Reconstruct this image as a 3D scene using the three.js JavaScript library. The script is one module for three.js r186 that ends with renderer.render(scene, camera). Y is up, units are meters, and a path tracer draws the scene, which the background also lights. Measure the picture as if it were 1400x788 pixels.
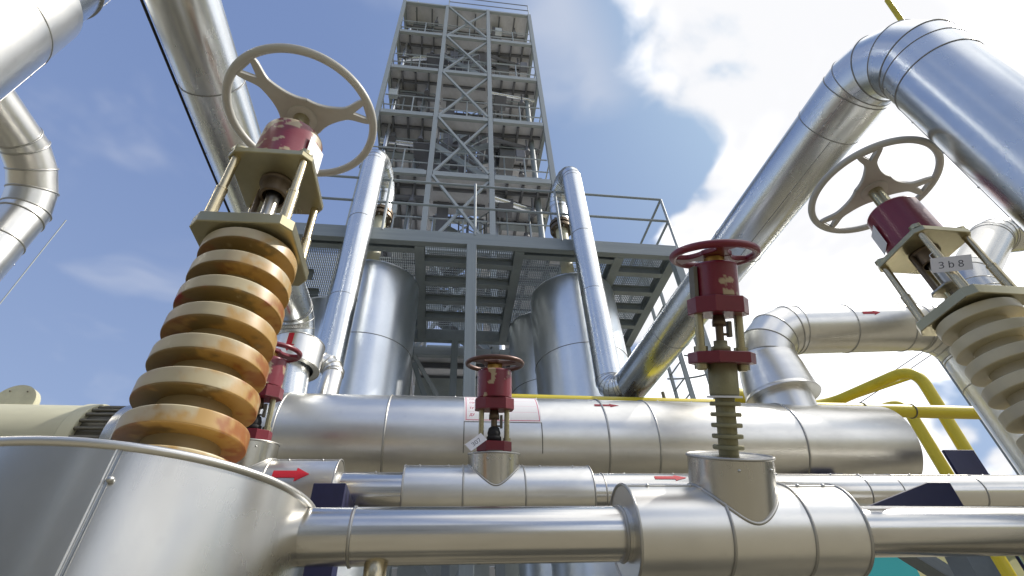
import * as THREE from 'three';
import { mergeGeometries, mergeVertices, toCreasedNormals } from 'three/addons/utils/BufferGeometryUtils.js';
import { RoundedBoxGeometry } from 'three/addons/geometries/RoundedBoxGeometry.js';

// ---------------------------------------------------------------- camera, sky, sun, exposure
const scene = new THREE.Scene();
const D2R = Math.PI / 180;
const V = (x, y, z) => new THREE.Vector3(x, y, z);
const camera = new THREE.PerspectiveCamera(60.17, 16 / 9, 0.05, 3000);
{
  const yaw = 9 * D2R, pitch = 40.05 * D2R, roll = -3 * D2R;
  const fh = V(Math.sin(yaw), 0, -Math.cos(yaw)), rh = V(Math.cos(yaw), 0, Math.sin(yaw)), up = V(0, 1, 0);
  const f = fh.clone().multiplyScalar(Math.cos(pitch)).addScaledVector(up, Math.sin(pitch));
  const u = up.clone().multiplyScalar(Math.cos(pitch)).addScaledVector(fh, -Math.sin(pitch));
  const u2 = u.clone().multiplyScalar(Math.cos(roll)).addScaledVector(rh, -Math.sin(roll));
  camera.position.set(0, 1.4, 0);
  camera.up.copy(u2);
  camera.lookAt(camera.position.clone().add(f));
  camera.updateMatrixWorld();
}
const renderer = new THREE.WebGLRenderer({ antialias: true });
renderer.toneMapping = THREE.LinearToneMapping;
renderer.toneMappingExposure = 1.0;
renderer.shadowMap.enabled = true;

const sunDir = V(0.66, 0.74, -0.06).normalize();
const sun = new THREE.DirectionalLight(new THREE.Color().setRGB(1, 0.95, 0.87), 4.2);
sun.position.copy(sunDir).multiplyScalar(60); sun.target.position.set(0, 4, -4);
sun.castShadow = true; sun.shadow.mapSize.set(4096, 4096);
Object.assign(sun.shadow.camera, { left: -22, right: 22, top: 22, bottom: -22, near: 1, far: 140 });
scene.add(sun, sun.target);

// seeded noise
let seed = 20240611;
const rnd = () => { seed = (seed * 1664525 + 1013904223) >>> 0; return seed / 4294967296; };
const P = new Uint8Array(512); { const a = [...Array(256).keys()]; for (let i = 255; i > 0; i--) { const j = Math.floor(rnd() * (i + 1)); [a[i], a[j]] = [a[j], a[i]]; } for (let i = 0; i < 512; i++) P[i] = a[i & 255]; }
const fade = t => t * t * t * (t * (t * 6 - 15) + 10), mix = (a, b, t) => a + (b - a) * t;
const sstep = (a, b, x) => { const t = Math.min(1, Math.max(0, (x - a) / (b - a))); return t * t * (3 - 2 * t); };
function n3(x, y, z, px = 256, py = 256, pz = 256) {           // value noise 0..1, may repeat
  const X = Math.floor(x), Y = Math.floor(y), Z = Math.floor(z), u = fade(x - X), v = fade(y - Y), w = fade(z - Z);
  const m = (a, n) => ((a % n) + n) % n, h = (i, j, k) => P[P[P[m(X + i, px) & 255] + (m(Y + j, py) & 255)] + (m(Z + k, pz) & 255)] / 255;
  return mix(mix(mix(h(0, 0, 0), h(1, 0, 0), u), mix(h(0, 1, 0), h(1, 1, 0), u), v), mix(mix(h(0, 0, 1), h(1, 0, 1), u), mix(h(0, 1, 1), h(1, 1, 1), u), v), w);
}
const fbm = (x, y, z, o = 5) => { let s = 0, a = 0.5, t = 0; for (let i = 0; i < o; i++) { s += a * n3(x, y, z); t += a; a *= 0.5; x = x * 2.03 + 7.1; y = y * 2.03 + 3.7; z = z * 2.03 + 1.9; } return s / t; };

// the sky: blue air, paler towards the horizon and the sun, with a bank of cumulus on the sun's side and thin wisps elsewhere
{
  const W = 2048, H = 1024, data = new Float32Array(W * H * 4);
  for (let j = 0; j < H; j++) {
    const el = ((j + 0.5) / H - 0.5) * Math.PI, y = Math.sin(el), c = Math.cos(el);
    for (let i = 0; i < W; i++) {
      const a = ((i + 0.5) / W - 0.5) * 2 * Math.PI, x = c * Math.cos(a), z = c * Math.sin(a);
      const yy = Math.max(y, 0), t = Math.pow(1 - yy, 1.6);
      const cs = x * sunDir.x + y * sunDir.y + z * sunDir.z, g = Math.pow(Math.max(0, cs), 6);
      let r = mix(0.18, 0.43, t), gg = mix(0.265, 0.56, t), b = mix(0.51, 0.80, t);
      r += 0.40 * g; gg += 0.50 * g; b += 0.42 * g;
      if (y > 0.0) {
        const k = 1 / (y + 0.22), u = x * k, w = z * k;
        const wx = fbm(u * 1.6 + 11, w * 1.6, 3.3, 4) - 0.5, wz = fbm(u * 1.6, w * 1.6 + 5, 9.1, 4) - 0.5;
        const d = fbm(u * 2.6 + 1.3 * wx + 4.2, w * 2.6 + 1.3 * wz + 1.7, 0.5, 8);
        const az = Math.atan2(x, -z) / D2R, e = el / D2R;       // 0 ahead, 90 to the right
        const en = fbm(u * 3.1 + 9, w * 3.1 + 4, 6.5, 5) - 0.5, e2 = e + 22 * en, edge = mix(21, 50, sstep(42, 51, e2)) - 6 * sstep(52, 60, e) + 26 * wx, far = az < -90 ? az + 360 : az;
        const bank = sstep(-16, 0, far - edge) * (1 - sstep(165, 200, far));           // cumulus from the right round to behind the viewer
        const cl = sstep(-0.15, 0.42, Math.min(0.30, (far - edge) / 18) + (d - 0.5) * 4.6) * bank * sstep(0.0, 0.06, y);
        const near = Math.exp(-(((az + 52) / 20) ** 2) - ((e - 46) / 11) ** 2), wisp = sstep(0.46 - 0.1 * near, 0.70 - 0.06 * near, fbm(u * 2.2 + 1.4 * wx + 20.3, w * 2.8 + 1.4 * wz + 2.6, 4.5, 6)) * (1 - bank) * 0.6;
        const body = 1 - 0.38 * sstep(0.42, 0.66, fbm(u * 3.4 + 2 + wx, w * 3.4 + 8, 2.2, 5));
        const cr = 1.55 * body;
        r = mix(r, 0.68, wisp); gg = mix(gg, 0.72, wisp); b = mix(b, 0.82, wisp);
        r = mix(r, cr, cl); gg = mix(gg, cr * 1.005, cl); b = mix(b, cr * 1.03, cl);
      }
      const q = (j * W + i) * 4; data[q] = r; data[q + 1] = gg; data[q + 2] = b; data[q + 3] = 1;
    }
  }
  const t = new THREE.DataTexture(data, W, H, THREE.RGBAFormat, THREE.FloatType);
  t.mapping = THREE.EquirectangularReflectionMapping; t.magFilter = t.minFilter = THREE.LinearFilter; t.wrapS = THREE.RepeatWrapping; t.needsUpdate = true;
  scene.background = t; scene.environment = t;
}

// ---------------------------------------------------------------- textures and materials
function dataTex(S, fn, srgb) {
  const d = new Uint8Array(S * S * 4);
  for (let j = 0; j < S; j++) for (let i = 0; i < S; i++) { const c = fn(i / S, j / S), q = (j * S + i) * 4; d[q] = c[0] * 255; d[q + 1] = c[1] * 255; d[q + 2] = c[2] * 255; d[q + 3] = 255; }
  const t = new THREE.DataTexture(d, S, S); t.wrapS = t.wrapT = THREE.RepeatWrapping; t.magFilter = THREE.LinearFilter; t.minFilter = THREE.LinearMipmapLinearFilter; t.generateMipmaps = true;
  if (srgb) t.colorSpace = THREE.SRGBColorSpace; t.needsUpdate = true; return t;
}
const per = (u, v, fu, fv, s) => n3(u * fu, v * fv, s, fu, fv);
const cl01 = x => Math.min(1, Math.max(0, x));
const g3 = x => { x = cl01(x); return [x, x, x]; };
// sheet cladding: u runs round the pipe, v along it; long shallow ripples along the pipe, dents, rolling lines
const rippleTex = dataTex(512, (u, v) => g3(0.6 * per(u, v, 5, 1, 1.5) + 0.25 * per(u, v, 9, 2, 4.5) + 0.15 * per(u, v, 6, 5, 7.5)));
const smudgeTex = dataTex(512, (u, v) => {
  const a = 0.5 * per(u, v, 6, 5, 11.5) + 0.3 * per(u, v, 17, 13, 3.5) + 0.2 * per(u, v, 70, 40, 8.5), s = per(u, v, 140, 4, 5.5);
  return g3(0.62 + 0.36 * a + 0.06 * (s - 0.5));
});
const filmTex = dataTex(512, (u, v) => {
  const a = 0.5 * per(u, v, 4, 3, 21.5) + 0.3 * per(u, v, 12, 10, 23.5) + 0.2 * per(u, v, 50, 30, 18.5), spot = sstep(0.78, 0.9, per(u, v, 36, 36, 13.5));
  const k = 0.80 + 0.24 * a - 0.03 * spot; return [cl01(k), cl01(k * 0.995), cl01(k * 0.975)];
}, false);
const spangleTex = dataTex(512, (u, v) => {                       // galvanised: mottled crystals
  const a = per(u, v, 26, 22, 31.5), b = per(u, v, 60, 52, 35.5), c = per(u, v, 5, 3, 37.5); const k = 0.84 + 0.04 * a + 0.03 * b + 0.1 * c; return [cl01(k * 0.985), cl01(k), cl01(k * 1.01)];
}, false);
const grimeTex = dataTex(512, (u, v) => {
  const a = 0.5 * per(u, v, 4, 4, 41.5) + 0.3 * per(u, v, 13, 13, 43.5) + 0.2 * per(u, v, 60, 60, 45.5); const k = 0.72 + 0.4 * a; return g3(k);
}, false);
const fineBump = dataTex(512, (u, v) => g3(0.5 * per(u, v, 40, 40, 51.5) + 0.3 * per(u, v, 110, 110, 53.5) + 0.2 * per(u, v, 9, 9, 55.5)));
const rgb = (r, g, b) => new THREE.Color().setRGB(r, g, b);
const std = (o) => new THREE.MeshPhysicalMaterial({ side: THREE.DoubleSide, ...o });
const M = {
  clad: std({ color: rgb(0.86, 0.85, 0.82), metalness: 1, roughness: 0.41, roughnessMap: smudgeTex, map: filmTex, bumpMap: rippleTex, bumpScale: 0.005 }),
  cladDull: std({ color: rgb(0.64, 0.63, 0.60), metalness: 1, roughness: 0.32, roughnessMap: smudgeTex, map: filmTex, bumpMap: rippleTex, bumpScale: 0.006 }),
  galv: std({ color: rgb(0.78, 0.795, 0.80), metalness: 1, roughness: 0.33, roughnessMap: smudgeTex, map: spangleTex, bumpMap: rippleTex, bumpScale: 0.003 }),
  galvMatt: std({ color: rgb(0.86, 0.88, 0.89), metalness: 1, roughness: 0.40, roughnessMap: smudgeTex, map: spangleTex, bumpMap: rippleTex, bumpScale: 0.006 }),
  cladCrisp: std({ color: rgb(0.76, 0.75, 0.73), metalness: 1, roughness: 0.26, roughnessMap: smudgeTex, map: filmTex, bumpMap: rippleTex, bumpScale: 0.002 }),
  bead: std({ color: rgb(0.50, 0.49, 0.46), metalness: 1, roughness: 0.42 }),
  seamDark: std({ color: rgb(0.30, 0.30, 0.29), metalness: 0.9, roughness: 0.5 }),
  screw: std({ color: rgb(0.6, 0.6, 0.58), metalness: 1, roughness: 0.35 }),
  steel: std({ color: rgb(0.27, 0.31, 0.33), roughness: 0.5, map: grimeTex, bumpMap: fineBump, bumpScale: 0.0006 }),
  steelPale: std({ color: rgb(0.37, 0.41, 0.43), roughness: 0.5, map: grimeTex, bumpMap: fineBump, bumpScale: 0.0006 }),
  plate: std({ color: rgb(0.70, 0.70, 0.72), roughness: 0.6, map: grimeTex }),
  joist: std({ color: rgb(0.16, 0.165, 0.185), roughness: 0.6, map: grimeTex }),
  dark: std({ color: rgb(0.15, 0.155, 0.165), roughness: 0.6, map: grimeTex }),
  panel: std({ color: rgb(0.50, 0.54, 0.54), roughness: 0.5, map: grimeTex }),
  red: std({ color: rgb(0.19, 0.006, 0.022), roughness: 0.42, clearcoat: 0.35, clearcoatRoughness: 0.25, map: grimeTex, bumpMap: fineBump, bumpScale: 0.0006 }),
  chipped: std({ color: 0xffffff, vertexColors: true, roughness: 0.36, clearcoat: 0.4, clearcoatRoughness: 0.2, bumpMap: fineBump, bumpScale: 0.0005 }),
  fin: std({ color: 0xffffff, vertexColors: true, roughness: 0.42, clearcoat: 0.1, clearcoatRoughness: 0.4 }),
  zinc: std({ color: rgb(0.46, 0.42, 0.27), metalness: 0.85, roughness: 0.36, roughnessMap: smudgeTex, map: grimeTex }),
  zincDark: std({ color: rgb(0.30, 0.28, 0.16), metalness: 0.4, roughness: 0.5, map: grimeTex, bumpMap: fineBump, bumpScale: 0.0008 }),
  rod: std({ color: rgb(0.58, 0.50, 0.33), metalness: 0.9, roughness: 0.26, map: grimeTex }),
  brown: std({ color: rgb(0.16, 0.12, 0.08), metalness: 0.7, roughness: 0.45, map: grimeTex }),
  stem: std({ color: rgb(0.45, 0.43, 0.38), metalness: 1, roughness: 0.3 }),
  wheel: std({ color: rgb(0.52, 0.51, 0.465), roughness: 0.42, map: grimeTex, bumpMap: fineBump, bumpScale: 0.0005 }),
  bronze: std({ color: rgb(0.12, 0.06, 0.045), metalness: 0.35, roughness: 0.42, map: grimeTex }),
  brass: std({ color: rgb(0.55, 0.36, 0.10), metalness: 0.8, roughness: 0.4 }),
  rubber: std({ color: rgb(0.012, 0.012, 0.013), roughness: 0.7 }),
  cream: std({ color: rgb(0.60, 0.58, 0.42), roughness: 0.5, map: grimeTex }),
  bolt: std({ color: rgb(0.16, 0.15, 0.12), metalness: 0.5, roughness: 0.5 }),
  yellow: std({ color: rgb(0.68, 0.55, 0.03), roughness: 0.4, map: grimeTex }),
  navy: std({ color: rgb(0.016, 0.018, 0.07), roughness: 0.45, map: grimeTex }),
  white: std({ color: rgb(0.8, 0.8, 0.8), roughness: 0.5 }),
  sticker: std({ color: rgb(0.55, 0.015, 0.03), roughness: 0.45 }),
  cable: std({ color: rgb(0.012, 0.012, 0.012), roughness: 0.6 }),
  hall: std({ color: rgb(0.52, 0.54, 0.56), roughness: 0.7, map: grimeTex }),
  bark: std({ color: rgb(0.08, 0.06, 0.04), roughness: 0.9 }),
  leaf: std({ color: rgb(0.045, 0.07, 0.03), roughness: 0.8 }),
  cyan: std({ color: rgb(0.03, 0.42, 0.45), roughness: 0.5 }),
};

// ---------------------------------------------------------------- helpers
const used = {};
function numbered(n) { if (!(n in used)) { used[n] = 0; return n; } used[n]++; return n + '_' + String(used[n]).padStart(3, '0'); }
function thing(name, label, category, pos = [0, 0, 0], group) {
  const o = new THREE.Group(); o.name = numbered(name); o.position.set(...pos); o.userData = { label, category }; if (group) o.userData.group = group; scene.add(o); return o;
}
function part(parent, name, geo, mat, label) {
  const m = new THREE.Mesh(geo, mat); m.name = name; m.castShadow = m.receiveShadow = true; if (label) m.userData.label = label; parent.add(m); return m;
}
function structure(name, geo, mat) { const m = new THREE.Mesh(geo, mat); m.name = numbered(name); m.userData.kind = 'structure'; m.receiveShadow = m.castShadow = true; scene.add(m); return m; }
function metricUV(g) {                                             // box-mapped uv in metres
  g = g.index ? g.toNonIndexed() : g; g.computeVertexNormals(); const p = g.attributes.position, uv = new Float32Array(p.count * 2);
  for (let i = 0; i < p.count; i += 3) {
    const a = V().fromBufferAttribute(p, i), b = V().fromBufferAttribute(p, i + 1), c = V().fromBufferAttribute(p, i + 2), n = b.clone().sub(a).cross(c.clone().sub(a));
    const ax = Math.abs(n.x), ay = Math.abs(n.y), az = Math.abs(n.z);
    for (const [k, q] of [[i, a], [i + 1, b], [i + 2, c]]) { const [s, t] = ax > ay && ax > az ? [q.z, q.y] : ay > az ? [q.x, q.z] : [q.x, q.y]; uv[2 * k] = s; uv[2 * k + 1] = t; }
  }
  g.setAttribute('uv', new THREE.BufferAttribute(uv, 2)); return g;
}
const boxG = (w, h, d, x = 0, y = 0, z = 0, bev = 0) => { const g = bev ? new RoundedBoxGeometry(w, h, d, 2, bev) : new THREE.BoxGeometry(w, h, d); g.translate(x, y, z); return bev ? g : metricUV(g); };
const cylG = (r1, r2, h, x = 0, y = 0, z = 0, n = 32, open = false) => { const g = new THREE.CylinderGeometry(r1, r2, h, n, 1, open); g.translate(x, y, z); return g; };
function barG(a, b, w, h = w) {                                    // box beam from a to b
  a = V(...a); b = V(...b); const d = b.clone().sub(a), L = d.length(), g = new THREE.BoxGeometry(w, h, L); metricUV(g);
  const up = Math.abs(d.y) > 0.98 * L ? V(0, 0, 1) : V(0, 1, 0), m = new THREE.Matrix4().lookAt(b, a, up); g.applyMatrix4(m); const c = a.clone().add(b).multiplyScalar(0.5); return g.translate(c.x, c.y, c.z);
}
function iBeam(a, b, w, h, t = 0.012) {                            // I section from a to b (upright web)
  a = V(...a); b = V(...b); const d = b.clone().sub(a), L = d.length();
  let gs = [new THREE.BoxGeometry(w, t, L).translate(0, h / 2 - t / 2, 0), new THREE.BoxGeometry(w, t, L).translate(0, -h / 2 + t / 2, 0), new THREE.BoxGeometry(t, h - 2 * t - 0.0006, L)];
  let g = mergeGeometries(gs.map(metricUVkeep)); const up = Math.abs(d.y) > 0.98 * L ? V(0, 0, 1) : V(0, 1, 0), m = new THREE.Matrix4().lookAt(b, a, up); g.applyMatrix4(m); const c = a.clone().add(b).multiplyScalar(0.5); return g.translate(c.x, c.y, c.z);
}
function metricUVkeep(g) { return metricUV(g); }
function rodG(a, b, r, n = 10) {
  a = V(...a); b = V(...b); const d = b.clone().sub(a), g = new THREE.CylinderGeometry(r, r, d.length(), n, 1); g.applyQuaternion(new THREE.Quaternion().setFromUnitVectors(V(0, 1, 0), d.clone().normalize())); const c = a.clone().add(b).multiplyScalar(0.5); return g.translate(c.x, c.y, c.z);
}
function curveG(pts, r, n = 60, k = 8, closed = false, type = 'catmullrom') { return new THREE.TubeGeometry(new THREE.CatmullRomCurve3(pts.map(p => V(...p)), closed, type, 0.5), n, r, k, closed); }
const latheG = (pts, n = 64) => new THREE.LatheGeometry(pts.map(p => new THREE.Vector2(...p)), n);
const hexG = (r, h, x, y, z) => new THREE.CylinderGeometry(r, r, h, 6).translate(x, y, z);

// sheet-clad pipe through corner points; elbows are mitred gores; every sheet and every raised bead is a part of its own
function pipe(o, pts, R, { bends = [], gores = 4, step = 1.0, cuts, mat = M.clad, bead = mat === M.galv ? 0.003 : 0.0055, beadMat = mat === M.galv ? M.seamDark : M.bead, caps = [false, false], seam = true, lapEvery = true, seamDir = null, sheet = 'cladding_sheet', beadName = 'seam_bead' } = {}) {
  pts = pts.map(p => V(...p)); const rings = [];                   // ring: centre, u, v, bead?, distance
  const n = pts.length, dirs = []; for (let i = 0; i < n - 1; i++) dirs.push(pts[i + 1].clone().sub(pts[i]).normalize());
  let ref = Math.abs(dirs[0].y) > 0.9 ? V(1, 0, 0) : V(0, 1, 0); ref.addScaledVector(dirs[0], -ref.dot(dirs[0])).normalize();
  const ring = (c, u, v, b) => rings.push({ c: c.clone(), u: u.clone(), v: v.clone(), b });
  let start = pts[0].clone();
  for (let i = 0; i < n - 1; i++) {
    const d = dirs[i]; let end = pts[i + 1].clone(), B = bends[i] ?? 0.3, th = 0;
    if (i < n - 2) { th = Math.acos(Math.min(1, d.dot(dirs[i + 1]))); end.addScaledVector(d, -B * Math.tan(th / 2)); }
    const u = ref.clone(), v = d.clone().cross(u), L = end.clone().sub(start).length();
    let cs = cuts && cuts[i] ? cuts[i] : Array.from({ length: Math.max(0, Math.ceil(L / step) - 1) }, (_, k) => (k + 1) * L / Math.ceil(L / step));
    ring(start, u, v, i > 0);
    for (const s of cs) if (s > 0.01 && s < L - 0.01) ring(start.clone().addScaledVector(d, s), u, v, true);
    ring(end, u, v, i < n - 2);
    if (i < n - 2 && th > 0.01) {
      const d2 = dirs[i + 1], ax = d.clone().cross(d2).normalize(), cen = end.clone().addScaledVector(d2.clone().addScaledVector(d, -d2.dot(d)).normalize(), B), rad = end.clone().sub(cen);
      // mitre planes at the middle of each gore step; axis lines stay tangent
      const st = th / gores;
      for (let k = 0; k < gores; k++) {
        const a = (k + 0.5) * st, q = new THREE.Quaternion().setFromAxisAngle(ax, a), c = cen.clone().add(rad.clone().applyQuaternion(q).multiplyScalar(1 / Math.cos(st / 2)));
        const e = rad.clone().normalize().applyQuaternion(q), uu = u.clone().applyQuaternion(q), vv = v.clone().applyQuaternion(q), S = 1 / Math.cos(st / 2);
        for (const w of [uu, vv]) w.addScaledVector(e, w.dot(e) * (S - 1));
        ring(c, uu, vv, true);
      }
      const q = new THREE.Quaternion().setFromAxisAngle(ax, th); ref.applyQuaternion(q); start = cen.clone().add(rad.clone().applyQuaternion(q));
    } else start = end;
  }
  const N = 72; let len = 0, flip = 0;
  for (let i = 0; i < rings.length; i++) {
    const a = rings[i], b = rings[i + 1];
    if (b && b.c.distanceTo(a.c) > 1e-4) {
      const Ls = b.c.distanceTo(a.c), dr = lapEvery ? (flip++ % 2 ? 0.0009 : 0) : 0, pos = [], nor = [], uv = [], idx = [], u0 = (flip * 0.37) % 1, v0 = (flip * 0.61) % 1;
      const M2 = Math.max(1, Math.min(6, Math.ceil(Ls / 0.5)));
      for (let j = 0; j <= M2; j++) for (let k = 0; k <= N; k++) {
        const t = j / M2, al = k / N * 2 * Math.PI, ca = Math.cos(al), sa = Math.sin(al);
        const du = a.u.clone().lerp(b.u, t), dv = a.v.clone().lerp(b.v, t), c = a.c.clone().lerp(b.c, t), off = du.multiplyScalar(ca).addScaledVector(dv, sa), p = c.clone().addScaledVector(off, R + dr);
        const dd = b.c.clone().sub(a.c).normalize(), nn = off.clone().addScaledVector(dd, -off.dot(dd)).normalize();
        pos.push(p.x, p.y, p.z); nor.push(nn.x, nn.y, nn.z); uv.push(k / N * Math.max(1, Math.round(2 * Math.PI * R)) + u0, len + t * Ls + v0);
      }
      for (let j = 0; j < M2; j++) for (let k = 0; k < N; k++) { const q = j * (N + 1) + k; idx.push(q, q + 1, q + N + 1, q + 1, q + N + 2, q + N + 1); }
      const g = new THREE.BufferGeometry(); g.setAttribute('position', new THREE.Float32BufferAttribute(pos, 3)); g.setAttribute('normal', new THREE.Float32BufferAttribute(nor, 3)); g.setAttribute('uv', new THREE.Float32BufferAttribute(uv, 2)); g.setIndex(idx);
      const sh = part(o, sheet, g, mat);
      if (seam && Ls > 0.12) {                                     // longitudinal lap with a few screws, turned to one side
        const al = (seamDir ?? 1.1) + (flip % 2 ? 0.25 : -0.2), off = t => a.u.clone().lerp(b.u, t).multiplyScalar(Math.cos(al)).addScaledVector(a.v.clone().lerp(b.v, t), Math.sin(al)), at = (t, e) => a.c.clone().lerp(b.c, t).addScaledVector(off(t), R + e).toArray();
        part(sh, 'lap_edge', rodG(at(0.01, 0.0004), at(0.99, 0.0004), 0.0022, 6), beadMat);
        const nS = Math.max(2, Math.min(5, Math.round(Ls / 0.25))); for (let s = 0; s < nS; s++) { const g2 = new THREE.SphereGeometry(0.0055, 8, 5); g2.scale(1, 1, 1); g2.translate(...at((s + 0.5) / nS, 0.0012)); part(sh, 'screw', g2, M.screw); }
      }
      len += Ls;
    }
    if (a.b && bead) {
      const ps = []; for (let k = 0; k < 48; k++) { const al = k / 48 * 2 * Math.PI; ps.push(a.c.clone().addScaledVector(a.u, (R + 0.001) * Math.cos(al)).addScaledVector(a.v, (R + 0.001) * Math.sin(al))); }
      part(o, beadName, new THREE.TubeGeometry(new THREE.CatmullRomCurve3(ps, true), 96, bead, 6, true), beadMat);
    }
  }
  [[rings[0], 0], [rings[rings.length - 1], 1]].forEach(([r, e]) => { if (!caps[e]) return; const pos = [], uv = [], idx = [];
    pos.push(...r.c.toArray()); uv.push(0, 0);
    for (let k = 0; k <= 64; k++) { const al = k / 64 * 2 * Math.PI, p = r.c.clone().addScaledVector(r.u, R * Math.cos(al)).addScaledVector(r.v, R * Math.sin(al)); pos.push(p.x, p.y, p.z); uv.push(Math.cos(al) * R, Math.sin(al) * R); if (k) idx.push(0, k, k + 1); }
    const g = new THREE.BufferGeometry(); g.setAttribute('position', new THREE.Float32BufferAttribute(pos, 3)); g.setAttribute('uv', new THREE.Float32BufferAttribute(uv, 2)); g.setIndex(idx); g.computeVertexNormals(); part(o, 'end_cap', g, mat); });
  return rings;
}
const beadRing = (o, c, axis, R, r = 0.006, mat = M.bead, name = 'seam_bead') => { const g = new THREE.TorusGeometry(R, r, 8, 72); g.applyQuaternion(new THREE.Quaternion().setFromUnitVectors(V(0, 0, 1), V(...axis).normalize())); g.translate(...c); return part(o, name, g, mat); };
// flat print bent round a pipe that runs along x: outline in (x, angle from the top towards the viewer)
function onPipeX(o, name, mat, yc, zc, R, x0, x1, a0, a1, nx = 8, na = 12) {
  const pos = [], uv = [], idx = [];
  for (let j = 0; j <= na; j++) for (let i = 0; i <= nx; i++) { const x = mix(x0, x1, i / nx), a = mix(a0, a1, j / na); pos.push(x, yc + R * Math.cos(a), zc + R * Math.sin(a)); uv.push(i / nx, 1 - j / na); }
  for (let j = 0; j < na; j++) for (let i = 0; i < nx; i++) { const q = j * (nx + 1) + i; idx.push(q, q + nx + 1, q + 1, q + 1, q + nx + 1, q + nx + 2); }
  const g = new THREE.BufferGeometry(); g.setAttribute('position', new THREE.Float32BufferAttribute(pos, 3)); g.setAttribute('uv', new THREE.Float32BufferAttribute(uv, 2)); g.setIndex(idx); g.computeVertexNormals(); return part(o, name, g, mat);
}
function arrowOnPipe(o, C, along, top, R, L, w, ang) {             // arrow sticker: along = pointing direction on the pipe's axis line
  const d = V(...along).normalize(), t = V(...top).normalize(), s = d.clone().cross(t), rows = [[0, .5], [.62, .5], [.62, 1], [1, 0]], pos = [], idx = [];
  const K = 6, put = (l, q) => { const a = ang + q * w / R / 2, p = V(...C).addScaledVector(d, l * L).addScaledVector(t, (R + 0.0022) * Math.cos(a)).addScaledVector(s, (R + 0.0022) * Math.sin(a)); pos.push(p.x, p.y, p.z); };
  for (const [l, h] of rows) for (let k = 0; k <= K; k++) put(l, (k / K * 2 - 1) * h);
  for (const r of [0, 2]) for (let k = 0; k < K; k++) { const q = r * (K + 1) + k; idx.push(q, q + 1, q + K + 1, q + 1, q + K + 2, q + K + 1); }
  const g = new THREE.BufferGeometry(); g.setAttribute('position', new THREE.Float32BufferAttribute(pos, 3)); g.setAttribute('uv', new THREE.Float32BufferAttribute(new Float32Array(pos.length / 3 * 2), 2)); g.setIndex(idx); g.computeVertexNormals(); return part(o, 'arrow_sticker', g, M.sticker, 'red flow arrow');
}
function canvasMat(w, h, draw) { const c = document.createElement('canvas'); c.width = w; c.height = h; const x = c.getContext('2d'); draw(x, w, h); const t = new THREE.CanvasTexture(c); t.colorSpace = THREE.SRGBColorSpace; return std({ map: t, roughness: 0.5 }); }

// ---------------------------------------------------------------- setting: ground, hills
function hillY(x, z) { return -0.05 + sstep(60, 230, Math.hypot(x, z)) * sstep(-0.2, 0.35, (x - 0.5 * z) / (Math.hypot(x, z) + 1)) * sstep(-0.9, -0.2, -z / (Math.hypot(x, z) + 1)) * (34 + 16 * fbm(x * 0.006 + 3, z * 0.006 + 7, 0.5, 4)); }
{
  const g = new THREE.PlaneGeometry(80, 80, 1, 1); g.rotateX(-Math.PI / 2); g.attributes.uv.array.forEach((v, i, a) => a[i] = v * 40);
  structure('dry_yard', g.translate(0, 0, -10), std({ color: rgb(0.20, 0.18, 0.13), roughness: 0.9, map: grimeTex, bumpMap: fineBump, bumpScale: 0.003 }));
  const n = 160, q = new THREE.PlaneGeometry(1600, 1600, n, n); q.rotateX(-Math.PI / 2); const p = q.attributes.position;
  for (let i = 0; i < p.count; i++) { const x = p.getX(i), z = p.getZ(i), r = Math.hypot(x, z); p.setY(i, hillY(x, z)); }
  q.computeVertexNormals(); q.attributes.uv.array.forEach((v, i, a) => a[i] = v * 90);
  structure('grassy_hills', q, std({ color: rgb(0.24, 0.22, 0.075), roughness: 0.95, map: grimeTex }));
}

{ // unseen hall added behind the viewer to darken reflections in drum and front pipes
  const o = thing('added_hall', 'long grey sheet-clad hall added unseen behind the viewer to darken reflections', 'building', [-11, 0, 11]);
  for (let k = 0; k < 10; k++) part(o, 'wall_sheet', boxG(2.58, 7.5, 0.2, -11.7 + k * 2.6, 3.75, 0), M.hall);
  for (let k = 0; k < 9; k++) part(o, 'window', boxG(1.5, 1.1, 0.06, -10.4 + k * 2.6, 3.0, -0.12), M.dark);
  part(o, 'roof', boxG(26.4, 0.3, 9, 0, 7.66, 4.2), M.steel);
}

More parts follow.
